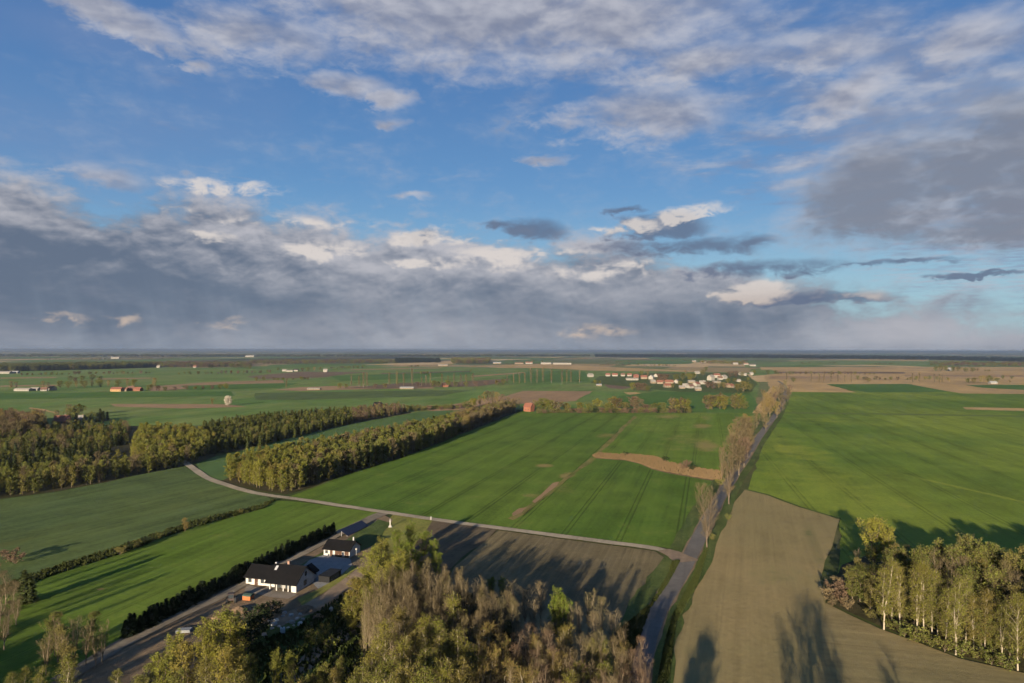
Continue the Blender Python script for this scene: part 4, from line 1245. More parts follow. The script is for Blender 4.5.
def rubble():
    rng = random.Random(5)
    spots = [(270, 622, .9), (274, 626, 1.1), (284, 615, 1.0), (300, 616, .8), (303, 621, .9), (276, 622, 1.0), (283, 618, .8), (291, 617, .9), (297, 620, .7), (287, 624, .6), (292, 624, 1.1), (279, 628, .6), (300, 626, 1.2), (272, 630, .7), (264, 636, .9), (266, 638, .7), (294, 627, .5), (288, 629, .5)]
    for i, (px, py, s) in enumerate(spots):
        m = MB(); s *= 1.2
        n = 7
        top = [(math.cos(k * 6.283 / n) * s * rng.uniform(.4, .7), math.sin(k * 6.283 / n) * s * rng.uniform(.3, .55), s * rng.uniform(.3, .5)) for k in range(n)]
        bot = [(a * 1.25, b * 1.25, -0.05) for a, b, _ in top]
        m.add(bot + top, [tuple(range(n))[::-1], tuple(range(n, 2 * n))] + [(k, (k + 1) % n, n + (k + 1) % n, n + k) for k in range(n)])
        o = m.build('rubble_block', M['stone'])
        x, y = G(px, py); o.location = (x, y, 0.27); o.rotation_euler = (0, 0, rng.uniform(0, 6))
        tag(o, 'broken pale concrete block lying in the rubble heap below the bungalow', 'rubble block', 'concrete blocks dumped below the bungalow')
    x, y = G(282.5, 634)
    r = empty('water_tank', (x, y, 0.27), 0.4)
    tag(r, 'pale blue plastic tank standing among the concrete blocks', 'tank')
    MB().box(-0.55, -0.5, 0.12, 0.55, 0.5, 1.25).build('body', M['pale_blue'], r)
    MB().box(-0.6, -0.55, 0, 0.6, 0.55, 0.118).build('pallet', M['brown_door'], r)
    t = MB(); t.tube([(0, 0, 1.252), (0, 0, 1.36)], [0.18, 0.16], 10); t.build('lid', M['frame_dark'], r)
    x, y = G(331, 612)
    r = empty('sack', (x, y, 0.27), 0.4)
    tag(r, 'white bulk sack standing alone on the dark grass near the path', 'sack')
    m = MB(); m.tube([(0, 0, 0), (0, 0, 0.3), (0, 0, 0.8), (0, 0, 1.0)], [0.5, 0.58, 0.5, 0.22], 10); m.build('bag', M['white_paint'], r)
    m = MB(); m.tube([(-0.2, 0, 0.95), (-0.1, 0, 1.3), (0.1, 0, 1.3), (0.2, 0, 0.95)], [0.03] * 4, 5); m.build('strap', M['white_paint'], r)
    x, y = G(184, 633)
    r = empty('slab_stack', (x, y, 0.27), math.radians(8))
    tag(r, 'flat stack of pale grey slabs on the dirt next to the willows', 'slab stack')
    for k in range(3): MB().box(-1.7, -1.0 + 0.04 * k, 0.1 + k * 0.2, 1.7 - 0.05 * k, 1.0, 0.29 + k * 0.2).build('slab', M['slab'], r)
    for sx in (-1.2, 1.1): MB().box(sx, -1.0, 0, sx + 0.12, 1.0, 0.098).build('batten', M['brown_door'], r)


rubble()


def earth_piles():
    rng = random.Random(15)
    spots = [(306, 611, 2.6, .9, 'long low brown earth heap beside the dirt path above the rubble'), (240, 612, 2.4, 1.0, 'brown earth heap near the dark tractor'), (318, 618, 1.7, .7, 'small earth heap on the shaded grass past the white sack'), (222, 618, 2.2, .8, 'flattened earth heap on the dirt strip beside the willows')]
    for px, py, r, h, lab in spots:
        x, y = G(px, py); n, k = 18, 5
        vs_, fs = [], []
        for j in range(k):
            f = j / (k - 1)
            for i in range(n):
                a = i * 6.2832 / n
                q = r * (1 - f * 0.92) * rng.uniform(.85, 1.15)
                vs_.append((math.cos(a) * q * 1.3, math.sin(a) * q, -0.1 + (h + .1) * math.sin(f * 1.5708) * rng.uniform(.92, 1.06)))
        for j in range(k - 1):
            for i in range(n): fs.append((j * n + i, j * n + (i + 1) % n, (j + 1) * n + (i + 1) % n, (j + 1) * n + i))
        fs.append(tuple((k - 1) * n + i for i in range(n)))
        m = MB(); m.add(vs_, fs)
        o = m.build('earth_heap', M['earth']); o.location = (x, y, 0.28); o.rotation_euler = (0, 0, rng.uniform(0, 6))
        tag(o, lab, 'earth heap')


M['earth'] = plain_mat('loose_earth', (0.150, 0.100, 0.062), (0.105, 0.072, 0.046), 1.2, 0.95, 0.05, bstr=0.6, bdist=0.15)
earth_piles()


# ------------------------------------------------------------------ trees near the camera
def tops(kind, lst, label, group=None, wide=1.0):
    for q in lst:
        px, py, h = q[:3]
        tree(kind, base_of(px, py, h), h, label, group, q[3] if len(q) > 3 else wide)


GW = 'trees of the wood below the bungalow'
# yellow-green willows at the head of the wood
tops('willow', [(372, 549, 12), (384, 541, 12), (366, 566, 11), (380, 570, 12), (357, 580, 10), (392, 560, 12), (352, 596, 9), (371, 588, 11), (400, 552, 11)],
     'yellow-green willow with a rounded crown at the head of the wood', GW)
tops('fresh', [(398, 530, 10, .9), (411, 524, 10, .8), (424, 532, 9, .9), (407, 543, 10), (433, 540, 9, .8), (418, 550, 9), (437, 552, 8, .8)],
     'light green round-crowned tree beside the dark soil at the head of the wood', GW, 0.9)
rng = random.Random(41)
for q in scatter([(362, 640), (385, 618), (440, 610), (500, 640), (520, 665), (470, 690), (400, 700), (360, 680)], 3.1, rng):
    h = rng.uniform(11, 14.5)
    tree('bare', q, h, 'bare grey-brown tree in the leafless grove behind the yellow-green birches', GW, 0.85)
# dark evergreens in the shadow behind
tops('spruce', [(470, 594, 8, 1.6), (482, 602, 8, 1.7), (497, 612, 8, 1.7), (462, 600, 8, 1.5), (508, 622, 8, 1.6), (490, 624, 7, 1.6)], 'dark evergreen in the shade in the middle of the wood', GW)
tops('fresh', [(491, 577, 6, .8), (502, 579, 5, .8)], 'low fresh green tree peeping over the dark evergreens at the ploughed field', GW)
# birches in spring leaf
tops('birch', [(452, 595, 17, 1.1), (425, 615, 16), (438, 618, 16), (386, 622, 17), (372, 640, 17), (404, 606, 17), (398, 638, 17), (430, 645, 17), (414, 632, 16), (447, 632, 16), (460, 625, 17),
               (384, 655, 17), (408, 660, 18), (440, 662, 18), (458, 655, 17), (424, 668, 18), (362, 662, 15), (470, 645, 16), (395, 676, 18), (372, 676, 16), (350, 672, 14), (446, 682, 18), (470, 672, 16)],
     'slim birch with white trunk and yellow-green spring leaves in the wood below the yard', GW)
tops('gold', [(483, 628, 14, 1.1), (500, 642, 13), (488, 652, 14), (505, 664, 13), (476, 668, 13)], 'golden budding tree with several pale stems at the middle of the wood', GW)
tops('bare_pale', [(512, 582, 11, 1.3), (525, 586, 11, 1.3), (541, 584, 11, 1.3), (506, 594, 11), (533, 598, 11, 1.2), (588, 592, 11, 1.3), (601, 600, 11, 1.2), (613, 610, 11, 1.2), (580, 606, 11), (518, 606, 11), (595, 614, 11, 1.2), (622, 624, 10), (570, 608, 10)],
     'leafless tree with pale stems on the edge of the ploughed field', GW)
tops('fresh', [(560, 591, 11, .75), (556, 598, 10, .7), (566, 599, 10, .7)], 'bright green leafed tree alone among the bare ones at the ploughed field', GW)
tops('bare_red', [(535, 627, 13, 1.1), (524, 634, 13), (546, 634, 13), (533, 645, 13), (516, 648, 13), (552, 650, 13), (640, 640, 12), (633, 652, 12), (646, 656, 12), (626, 664, 12), (540, 668, 14), (640, 672, 12)],
     'reddish brown bare tree with a dense twiggy crown in the wood by the road', GW)
tops('willow', [(592, 643, 10, .7), (598, 648, 9, .6)], 'small yellow leafed tree among bare trees near the road', GW)
tops('birch', [(606, 641, 11, .8), (578, 662, 12), (566, 672, 13), (602, 660, 11)], 'small greenish birch among the brown bare trees near the road', GW)
for q in scatter([(500, 690), (560, 672), (620, 690), (640, 715), (640, 800), (480, 800)], 3.6, rng):
    h = rng.uniform(9, 13)
    k = rng.choice(['bare', 'bare_pale', 'bare', 'bare_red', 'gold'])
    tree(k, q, h, {'bare': 'dull brown bare tree in the lower wood beside the asphalt road', 'bare_pale': 'pale stemmed bare tree in the lower wood beside the asphalt road',
                   'bare_red': 'rusty brown bare tree in the lower wood beside the asphalt road', 'gold': 'budding ochre tree in the lower wood beside the asphalt road'}[k], GW)
# bottom left: willows, young birches, edge trees
GL = 'trees round the lower yard'
tops('willow', [(222, 614, 14, .95), (236, 620, 13, .9), (206, 622, 13, .9), (172, 634, 12, .85), (186, 646, 12, .85), (214, 640, 13, .9), (232, 650, 12, .8), (163, 652, 11, .8)],
     'tall yellow-green willow standing below the dirt yard', GL)
tops('alder', [(150, 664, 9), (176, 668, 10), (140, 676, 8), (250, 655, 8)], 'dull olive tree under the tall willows below the dirt yard', GL)
tops('birch', [(248, 661, 8, .9), (206, 658, 14), (228, 668, 14)], 'slim young birch next to the tall willows', GL)
tops('willow', [(275, 650, 9, .5), (290, 655, 9, .55)], 'small pointed yellow-green tree on the shaded grass under the rubble heap', GL)
tops('alder', [(322, 662, 7), (340, 655, 7), (310, 676, 6)], 'low olive tree on the shaded grass beside the wood', GL)
tops('birch', [(315, 676, 9), (335, 668, 10), (300, 680, 9)], 'yellowish birch at the edge of the shaded grass', GL)
tops('alder', [(55, 612, 10, .9), (48, 622, 9, .9), (62, 626, 9, .9), (93, 612, 9, .9), (70, 640, 9)], 'olive-brown tree coming into leaf at the end of the dark conifer hedge', GL)
tops('bare', [(75, 617, 10, 1.2), (86, 622, 10, 1.2), (102, 624, 9, 1.2), (58, 618, 10, 1.3), (66, 634, 9, 1.3), (96, 632, 8, 1.3), (46, 634, 9, 1.3)], 'thin olive-brown bare tree at the end of the dark conifer hedge', GL)
tops('birch', [(25, 667, 8), (12, 672, 8), (38, 668, 9), (116, 668, 8), (68, 655, 12)], 'small greenish birch in the shaded corner of the barley field', GL)
tops('bare', [(6, 572, 9, 1.7), (-6, 566, 10, 1.6), (13, 583, 8, 1.7), (0, 590, 9, 1.7), (8, 603, 8, 1.7), (16, 598, 7, 1.6), (4, 616, 8, 1.6), (-8, 600, 10, 1.6)], 'bushy brown bare tree at the edge of the rye field', GL)
tops('spruce', [(24, 571, 9, 1.3), (30, 574, 8, 1.3)], 'dark spruce beside the bushy bare trees of the rye field', GL)
tops('bush_red', [(8, 551, 3.5, 1.5), (16, 555, 3, 1.5)], 'reddish bush in the corner of the rye field', GL)
# dark bushes below the bungalow
for px, py, h in ((262, 606, 4), (256, 612, 4.5), (248, 618, 4.5), (270, 604, 3.5), (241, 624, 5), (263, 616, 4.5), (250, 628, 5), (277, 603, 3), (244, 636, 5)):
    tree('bush_dark', base_of(px, py, h), h, 'dark dense evergreen bush between the bungalow and the rubble heap', 'dark bushes below the bungalow', 1.1)
for px, py, h in ((318, 634, 3), (308, 630, 2.5), (330, 640, 3), (340, 604, 3), (350, 612, 3), (326, 626, 2.2)):
    tree('bush', base_of(px, py, h), h, 'low green bush on the shaded grass above the wood', 'bushes on the shaded grass')
# conifer hedge beside the driveway
A, B = Vector(G(333.5, 534.5)), Vector(G(121, 641))
mid = [Vector(G(291, 555.5)), Vector(G(241, 580.5))]
path = [A] + mid + [B]
acc = 0.0
for a, b in zip(path, path[1:]):
    L = (b - a).length
    while acc < L:
        p = a.lerp(b, acc / L)
        h = rng.uniform(3.9, 5.6)
        tree('thuja', (p.x + rng.uniform(-.25, .25), p.y + rng.uniform(-.25, .25)), h, 'dark conifer in the dense hedge between barley field and driveway', 'conifers of the hedge along the driveway', 1.15)
        acc += 1.45
    acc -= L
# ditch bushes between rye and barley
for px, py, h, k in ((185, 519, 5, 'gold'), (128, 543, 3, 'bush_dark'), (120, 548, 2.5, 'bush'), (146, 538, 2.5, 'bush_dark'), (160, 534, 2, 'bush'), (205, 518, 2.2, 'bush_dark'), (222, 514, 2, 'bush_dark'), (240, 510, 1.8, 'bush'), (170, 530, 2, 'bush_dark'), (137, 541, 2.5, 'bush')):
    if k == 'gold': tree('gold_far', base_of(px, py, h), h, 'small round golden-brown tree on the ditch between two fields', None, 1.1)
    else: tree(k, base_of(px, py, h), h, 'low %s bush on the ditch between rye and barley' % ('dark' if k == 'bush_dark' else 'green'), 'bushes on the ditch')

# copse on the right
GC = 'trees of the copse between sown field and wheat'
for px, py, h, v, w, lab in ((884, 630, 18, 3, 1.1, 'leaning birch with a forked white trunk, first of the copse from the willow'), (917, 637, 18.5, 1, .9, 'slender birch with a slanting white trunk, second of the copse from the willow'),
                             (924, 638, 18.5, 0, 1, 'birch with a bright straight white trunk near the middle of the copse'), (956, 655, 18, 3, 1, 'birch whose white trunk leans over the sown field'),
                             (966, 645, 16, 2, .9, 'thin dull-stemmed birch in the middle of the copse'), (1018, 671, 17, 0, .9, 'yellow-green birch with a short white trunk at the outer end of the copse')):
    tree('birch', G(px, py), h, lab, None, w, v)
for px, py, h in ((900, 628, 16), (938, 637, 16), (946, 648, 15), (985, 655, 15), (1002, 662, 14), (1034, 672, 16), (1048, 670, 16), (974, 652, 13), (1060, 680, 16), (892, 622, 14), (932, 640, 15)):
    tree('birch', G(px, py), h, 'birch with thin olive foliage in the copse beside the sown field', GC)
for q in scatter([(872, 598), (900, 606), (960, 628), (1060, 655), (1060, 615), (960, 604), (905, 592)], 4.6, rng):
    h = rng.uniform(12.5, 16.5)
    k = rng.choice(['alder', 'alder', 'bare', 'birch', 'alder'])
    tree(k, q, h, {'alder': 'olive-brown tree in the back of the copse beside the wheat', 'bare': 'bare brown tree in the back of the copse beside the wheat', 'birch': 'olive birch in the back of the copse beside the wheat'}[k], GC)
for q in scatter([(925, 604), (1062, 642), (1062, 618), (940, 594)], 5.0, rng):
    tree('alder', q, rng.uniform(15, 18), 'tall olive tree in the back of the copse beside the wheat', GC, 1.05)
for q in scatter([(852, 600), (884, 622), (920, 632), (956, 648), (1060, 670), (1060, 660), (960, 636), (900, 612), (862, 590)], 3.5, rng):
    h = rng.uniform(5, 10.5)
    tree('alder', q, h, 'low olive tree filling the gaps between the birch trunks of the copse', GC, 1.25)
tree('willow', G(874, 568), 16.0, 'large rounded golden-green willow at the head of the copse', None, 1.2, 1)
tree('willow', G(889, 572), 14.5, 'smaller golden-green willow leaning against the largest one', None, .9, 2)
tree('bare_red', G(858, 578), 9.0, 'thin reddish bare tree in the dark gap beside the large willow', None, .8)
for px, py, h, k in ((828, 600, 3, 'bush_tan'), (834, 598, 3.4, 'bush_red'), (838, 590, 3.2, 'bush_tan'), (842, 604, 3, 'bush_red'), (832, 606, 2.2, 'bush_tan'), (848, 610, 2.5, 'bush_tan'), (846, 594, 3.6, 'bush_red')):
    tree(k, G(px, py), h, ('dry straw-coloured' if k == 'bush_tan' else 'rusty bare') + ' bush at the tip of the copse', 'bushes at the tip of the copse', 1.1)
for px, py in ((905, 640), (915, 645), (932, 650), (945, 655), (962, 660), (978, 662), (992, 668), (1008, 674), (890, 633), (925, 645), (870, 622)):
    tree('bush', G(px, py - 3), rng.uniform(2, 3.4), 'low green bush under the white birch trunks', 'undergrowth of the copse', 1.3)

# trees along the road
ROAD_T = [(707, 549, 22, 'road', 1.1, 'tall bare tree with a pale trunk on the verge just past the track junction'),
          (729, 505, 24, 'road', 1.05, 'tall brown bare roadside tree, second from the track junction'),
          (722, 478, 18, 'road', .9, 'shorter brown bare tree where the reed bed meets the road')]
for px, py, h, k, w, lab in ROAD_T: tree(k, G(px, py), h, lab, None, w)
row = [(733, 470, 19, 'bare'), (739, 476, 16, 'bare'), (736, 461, 20, 'bare'), (744, 468, 17, 'bare_red'), (741, 453, 20, 'bare_pale'), (748, 458, 18, 'bare_pale'), (745, 447, 20, 'bare_pale'), (740, 444, 19, 'bare'), (733, 447, 16, 'bare'),
       (751, 446, 16, 'bare'), (749, 438, 16, 'gold'), (746, 432, 15, 'gold'), (766, 431, 13, 'bare'), (757, 428, 15, 'bare'), (764, 421, 19, 'gold'), (770, 417, 19, 'gold'), (777, 418, 16, 'gold'), (768, 411, 20, 'gold'), (774, 408, 19, 'bare_red'), (783, 411, 17, 'bare'),
       (779, 401, 20, 'bare'), (788, 402, 18, 'bare'), (764, 403, 17, 'bare'), (782, 396, 18, 'bare'), (790, 396, 16, 'bare_red'), (774, 398, 16, 'gold'), (785, 391, 18, 'bare')]
for i, (px, py, h, k) in enumerate(row):
    tree({'bare': 'bare_far', 'bare_pale': 'bare_far', 'bare_red': 'red_far', 'gold': 'gold_far'}[k], G(px, py), h,
         {'bare': 'grey-brown bare tree in the roadside row leading to the village', 'bare_pale': 'pale grey bare tree in the roadside row beyond the reed bed', 'bare_red': 'reddish bare tree in the roadside row leading to the village',
          'gold': 'golden budding tree in the roadside row before the village'}[k], 'trees along the road to the village', 1.25)
for px, py, h, k in ((687, 469, 4.5, 'bush_red'), (684, 470, 4, 'bush_red'), (692, 471, 3.5, 'bush_dark'), (720, 486, 3, 'bush'), (712, 540, 2.0, 'bush'), (728, 520, 2.2, 'bush'), (626, 456, 2.5, 'bush_dark'), (665, 462, 3, 'bush_dark')):
    tree(k, G(px, py), h, {'bush_red': 'rusty round bush on the reed bed', 'bush_dark': 'dark low bush on the reed bed', 'bush': 'low green bush on the road verge'}[k], 'bushes by the reeds and road', 1.2)

# ------------------------------------------------------------------ woods on the left
rng = random.Random(52)
mass = []
edgeB = [G(*p) for p in ((222, 481), (256, 490), (286, 495), (340, 478), (400, 460), (465, 434), (520, 410))]
cnt = {'birch': 0, 'alder': 0}
pts = scatter([(223, 480), (256, 489.5), (285, 494), (340, 477), (400, 459), (465, 433.5), (518, 411), (500, 411), (430, 431.5), (350, 449), (256, 467)], 4.1, rng)
pts.sort(key=lambda q: edge_dist(q, edgeB))
for q in pts:
    x, y = q
    px = 512 + 683 * x / y
    far = y > 560
    near_end = px < 290 or (px < 330 and rng.random() < .45)
    brown = px > 455
    k = 'birch_far' if near_end else ('bare_far' if (brown and rng.random() < .6) else ('gold_far' if brown and rng.random() < .4 else rng.choice(['alder_far'] * 6 + ['birch_far', 'pine', 'bare_far'])))
    h = rng.uniform(9.5, 13.5) if not brown else rng.uniform(8, 13)
    fam = 'birch' if k == 'birch_far' else 'alder'
    if edge_dist(q, edgeB) < (9 if near_end else 6) and cnt[fam] < (110 if fam == 'birch' else 150):
        cnt[fam] += 1
        lab = {'birch_far': 'yellow-green birch on the outer edge of the long wood by the track', 'alder_far': 'olive tree on the outer edge of the long wood above the wheat',
               'bare_far': 'brown bare tree on the outer edge of the long wood above the wheat', 'gold_far': 'golden budding tree on the outer edge of the long wood above the wheat', 'pine': 'dark pine on the outer edge of the long wood above the wheat'}[k]
        tree(k, q, h, lab, 'trees on the edge of the long wood')
    else: mass.append((k, q, h, 1.0))
wood_mass('woodland', mass, 'long narrow wood of olive and brown trees between wheat and meadow', 'wood')
mass = []
edgeA = [G(*p) for p in ((200, 456), (256, 449), (316, 433), (356, 423.5), (412, 413))]
n = 0
pts = scatter([(202, 455), (256, 448), (316, 432), (356, 423), (408, 413), (398, 409), (330, 415), (256, 420.5), (200, 430)], 5.2, rng)
pts.sort(key=lambda q: edge_dist(q, edgeA))
for q in pts:
    x, y = q
    px = 512 + 683 * x / y
    k = rng.choice(['pine'] * 5 + ['alder_far', 'alder_far']) if px < 352 else rng.choice(['bare_far', 'red_far', 'alder_far'])
    h = rng.uniform(6, 9.5) if px < 352 else rng.uniform(5, 9)
    if edge_dist(q, edgeA) < 6 and n < 120:
        n += 1
        tree(k, q, h, {'pine': 'dark young pine on the edge of the wood behind the narrow meadow', 'alder_far': 'olive tree on the edge of the wood behind the narrow meadow', 'bare_far': 'bare tree at the far tip of the wood behind the meadow',
                       'red_far': 'reddish bare tree at the far tip of the wood behind the meadow'}[k], 'trees on the edge of the wood behind the meadow', 1.15)
    else: mass.append((k, q, h, 1.1))
wood_mass('woodland', mass, 'dense wood of young dark pines behind the narrow meadow', 'wood')
# left-hand wood: front row, clearings, yellow birches, dark conifers
mass = []
edgeC = [G(*p) for p in ((-120, 512), (0, 499.5), (60, 491), (150, 474), (190, 465.5), (214, 456))]
n = 0
pts = scatter([(-160, 518), (0, 499), (60, 490.5), (150, 473.5), (188, 465), (214, 455.5), (200, 447), (150, 462), (60, 476), (0, 483), (-160, 497)], 4.8, rng)
pts.sort(key=lambda q: edge_dist(q, edgeC))
for q in pts:
    px = 512 + 683 * q[0] / q[1]
    k = rng.choice(['alder_far'] * 4 + ['birch_far', 'willow_far', 'bare_far'])
    h = rng.uniform(5.5, 11)
    if edge_dist(q, edgeC) < 7 and n < 110 and px > -15:
        n += 1
        tree(k, q, h, {'alder_far': 'olive tree in the front row of the wood above the rye field', 'birch_far': 'yellow-green birch in the front row of the wood above the rye field', 'willow_far': 'yellow willow in the front row of the wood above the rye field',
                       'bare_far': 'brown bare tree in the front row of the wood above the rye field'}[k], 'trees in the front row above the rye field')
    else: mass.append((k, q, h, 1.0))
for poly, sp, kinds, hs in (
        ([(-160, 495), (0, 481), (40, 474), (100, 462), (112, 452), (60, 455), (0, 462), (-160, 470)], 5.5, ['spruce', 'spruce', 'pine', 'alder_far'], (5, 8.5)),
        ([(130, 462), (165, 464), (205, 455), (214, 448), (195, 436), (140, 436)], 5.0, ['willow_far', 'birch_far', 'willow_far', 'alder_far'], (8, 12)),
        ([(-160, 470), (0, 461), (60, 454), (128, 446), (128, 430), (60, 430), (0, 436), (-160, 440)], 6.0, ['alder_far', 'alder_far', 'birch_far', 'pine', 'bare_far', 'spruce'], (5, 10.5)),
        ([(-160, 446), (20, 440), (45, 434), (40, 427), (0, 424), (-160, 432)], 6.0, ['bare_far', 'bare_far', 'red_far', 'gold_far'], (11, 16))):
    for q in scatter(poly, sp, rng): mass.append((rng.choice(kinds), q, rng.uniform(*hs), 1.05))
wood_mass('woodland', mass, 'mixed wood of conifers and yellow birches around the clearing above the rye field', 'wood')
# trees just below the frame: they throw the long shadows over the yard and the sown field
mass = []
rng = random.Random(9)
for tip, h in (((805, 592), 20.5), ((792, 600), 20.5), ((816, 606), 20), ((783, 625), 17), ((714, 628), 19), ((706, 640), 17), ((874, 648), 16), ((700, 655), 16), ((827, 640), 17), ((800, 640), 20)):
    t = G(*tip); L = h / math.tan(math.radians(SUN_ELEV))
    mass.append(('bare', (t[0] - L * math.sin(math.radians(SUN_AZ)), t[1] - L * math.cos(math.radians(SUN_AZ))), h, 1.6))
for q in scatter([(170, 745), (300, 760), (360, 800), (500, 830), (640, 860), (600, 1100), (150, 1100)], 7.0, rng):
    mass.append((rng.choice(['alder', 'bare', 'birch', 'spruce']), q, rng.uniform(9, 13), 1.0))
for q in scatter([(1062, 604), (1300, 622), (1400, 730), (1062, 690)], 4.6, rng): mass.append((rng.choice(['alder', 'birch', 'alder']), q, rng.uniform(16, 20), 1.2))
for q in scatter([(-700, 795), (-290, 795), (-250, 1000), (-900, 1000)], 7.0, rng): mass.append((rng.choice(['alder', 'birch']), q, rng.uniform(12, 15.5), 1.3))
for q in scatter([(640, 830), (690, 900), (650, 1200), (520, 1200), (600, 900)], 7.0, rng): mass.append((rng.choice(['alder', 'birch']), q, rng.uniform(11, 16), 1.0))
wood_mass('woodland', mass, 'lower part of the mixed wood below the yard and the road', 'wood')


# ------------------------------------------------------------------ middle distance: tree lines, farms, village
rng = random.Random(61)
GM = 'trees of the line across the wheat'
for px, top, h, k in ((545, 399, 13, 'round_gold'), (551, 401, 12, 'round_gold'), (557, 402, 12, 'round_bare'), (567, 404, 9, 'round_gold'), (580, 403, 10, 'round_gold'), (590, 404, 9, 'round_far'), (597, 400, 12, 'round_gold'), (607, 404, 9, 'round_far'),
                      (614, 398, 15, 'round_gold'), (618, 399, 14, 'round_bare'), (626, 403, 10, 'round_far'), (634, 397, 15, 'round_red'), (638, 399, 14, 'round_bare'), (646, 405, 8, 'round_red'), (655, 404, 9, 'round_far'), (663, 403, 9, 'round_far'),
                      (673, 399, 14, 'round_bare'), (676, 400, 13, 'round_gold'), (682, 399, 14, 'round_bare'), (686, 400, 13, 'round_gold'), (708, 396, 16, 'round_bare'), (712, 396, 16, 'round_gold'), (720, 395, 17, 'round_bare'), (724, 397, 15, 'round_gold'), (735, 396, 16, 'round_bare'), (739, 395, 17, 'round_gold'), (744, 401, 10, 'round_far')):
    far_tree(k, base_of(px, top, h), h, {'gold_far': 'golden budding tree in the line across the wheat', 'round_gold': 'yellowish round tree in the line across the wheat', 'round_bare': 'bare brown tree in the line across the wheat',
                                         'round_far': 'olive round tree in the line across the wheat', 'round_red': 'reddish round tree in the line across the wheat'}[k], GM, .75)
for i in range(52):
    px = 538 + i * 3.05 + rng.uniform(-1, 1)
    if 690 < px < 700: continue
    tree(rng.choice(['bush', 'bush', 'bush_red', 'bush_dark']), G(px, 413.4 + rng.uniform(-.4, .3)), rng.uniform(3, 6), 'low bush in the hedgerow across the wheat', 'bushes of the hedgerow across the wheat', 1.5)
for px, top, h, k in ((484, 392, 15, 'gold_far'), (488, 391, 16, 'bare_far'), (492, 392, 15, 'bare_far'), (497, 393, 15, 'gold_far'), (502, 395, 14, 'red_far'), (480, 396, 12, 'gold_far'), (508, 397, 12, 'bare_far'), (513, 399, 11, 'gold_far'), (518, 399, 12, 'bare_far'), (535, 400, 11, 'gold_far'), (473, 399, 10, 'round_gold'), (466, 402, 9, 'round_far'), (539, 402, 10, 'round_far')):
    far_tree(k, base_of(px, top, h), h, {'gold_far': 'golden budding tree near the orange house by the long wood', 'bare_far': 'bare tree near the orange house by the long wood', 'red_far': 'reddish bare tree near the orange house by the long wood', 'round_gold': 'yellow round tree at the tip of the long wood', 'round_far': 'olive round tree at the tip of the long wood'}[k],
             'trees round the orange house', .8)
for i in range(30):
    px = 404 + i * 2.3
    tree(rng.choice(['bush', 'bush_red', 'bush']), G(px, 411.5 - (px - 404) * 0.05 + rng.uniform(-.5, .5)), rng.uniform(3, 6), 'low brown bush on the scrubby bank between meadow and far wheat', 'bushes on the scrubby bank', 1.5)

# poplar rows
k = 0
NUM = ['first', 'second', 'third', 'fourth', 'fifth', 'sixth', 'seventh', 'eighth', 'ninth', 'tenth', 'eleventh', 'twelfth', 'thirteenth', 'fourteenth', 'fifteenth', 'sixteenth', 'seventeenth', 'eighteenth', 'nineteenth', 'twentieth', 'twenty-first', 'twenty-second', 'twenty-third', 'twenty-fourth', 'twenty-fifth', 'twenty-sixth']
rows = [(('of the long row across the green plain', 'the barns'), [(351, 387, 375), (359, 387, 376), (363.5, 387.5, 373), (367, 387.5, 373), (389, 386.5, 373), (397, 386.5, 372), (403.5, 386, 374), (412, 386, 369), (421.5, 386, 377), (426, 386, 376), (430.5, 386, 374), (442, 386, 374), (448, 386, 376), (454, 386, 374), (461, 386, 375), (466, 386, 375), (473, 385.5, 374)]),
        (('of the row before the village', 'the end away from it'), [(507, 384.5, 375), (513.7, 384.3, 374), (519.5, 384, 373), (525, 384, 373), (531, 383.8, 369), (537, 383.7, 370), (543, 383.7, 368.5), (551.5, 383.5, 369), (562, 383.5, 370), (566.8, 383.3, 370), (571, 383.3, 371), (579.5, 383, 371)]),
        (('of the row on the tan stubble', 'the road'), [(786.6, 382, 372), (811.5, 382.5, 374), (819.5, 382.5, 374.5), (824, 382.5, 375), (831, 382.5, 373), (838, 382.5, 374.5), (845, 382.5, 375), (851.5, 382.5, 374.5)]),
        (('of the twin groups on far stubble', 'the road'), [(912.8, 383.5, 373), (919.4, 383.5, 372.5), (934.7, 383.5, 374), (939.8, 383.5, 374), (942.3, 383.5, 374.5)])]
for (where, ref), lst in rows:
    for i, (px, py, top) in enumerate(lst):
        x, y = G(px, py)
        h = CAM_H * (1 - (top - 349.9) / (py - 349.9))
        far_tree('poplar', (x, y), h, '%s bare poplar %s, counted from %s' % (NUM[i], where, ref), 'poplars ' + where, 1.25)
far_tree('poplar', G(286, 388.5), 16, 'lone short bare poplar by the dirt strip on the far plain', None, 1.9)
for px, py, h, kk, lab in ((793.5, 382, 9, 'round_far', 'round olive tree at the foot of the poplars on the stubble'), (868.6, 382, 8, 'round_gold', 'lone small round tree on the tan stubble'), (948.7, 383, 11, 'gold_far', 'small golden tree beyond the twin poplars on the stubble')):
    far_tree(kk, G(px, py), h, lab, None, .8)
x, y = G(228, 406)
far_tree('blossom', (x, y), 11.5, 'white blossoming round tree alone on the green plain', None, .72)
far_tree('gold_far', G(212, 405), 8, 'small bare golden tree beside the white blossoming tree', None, .8)

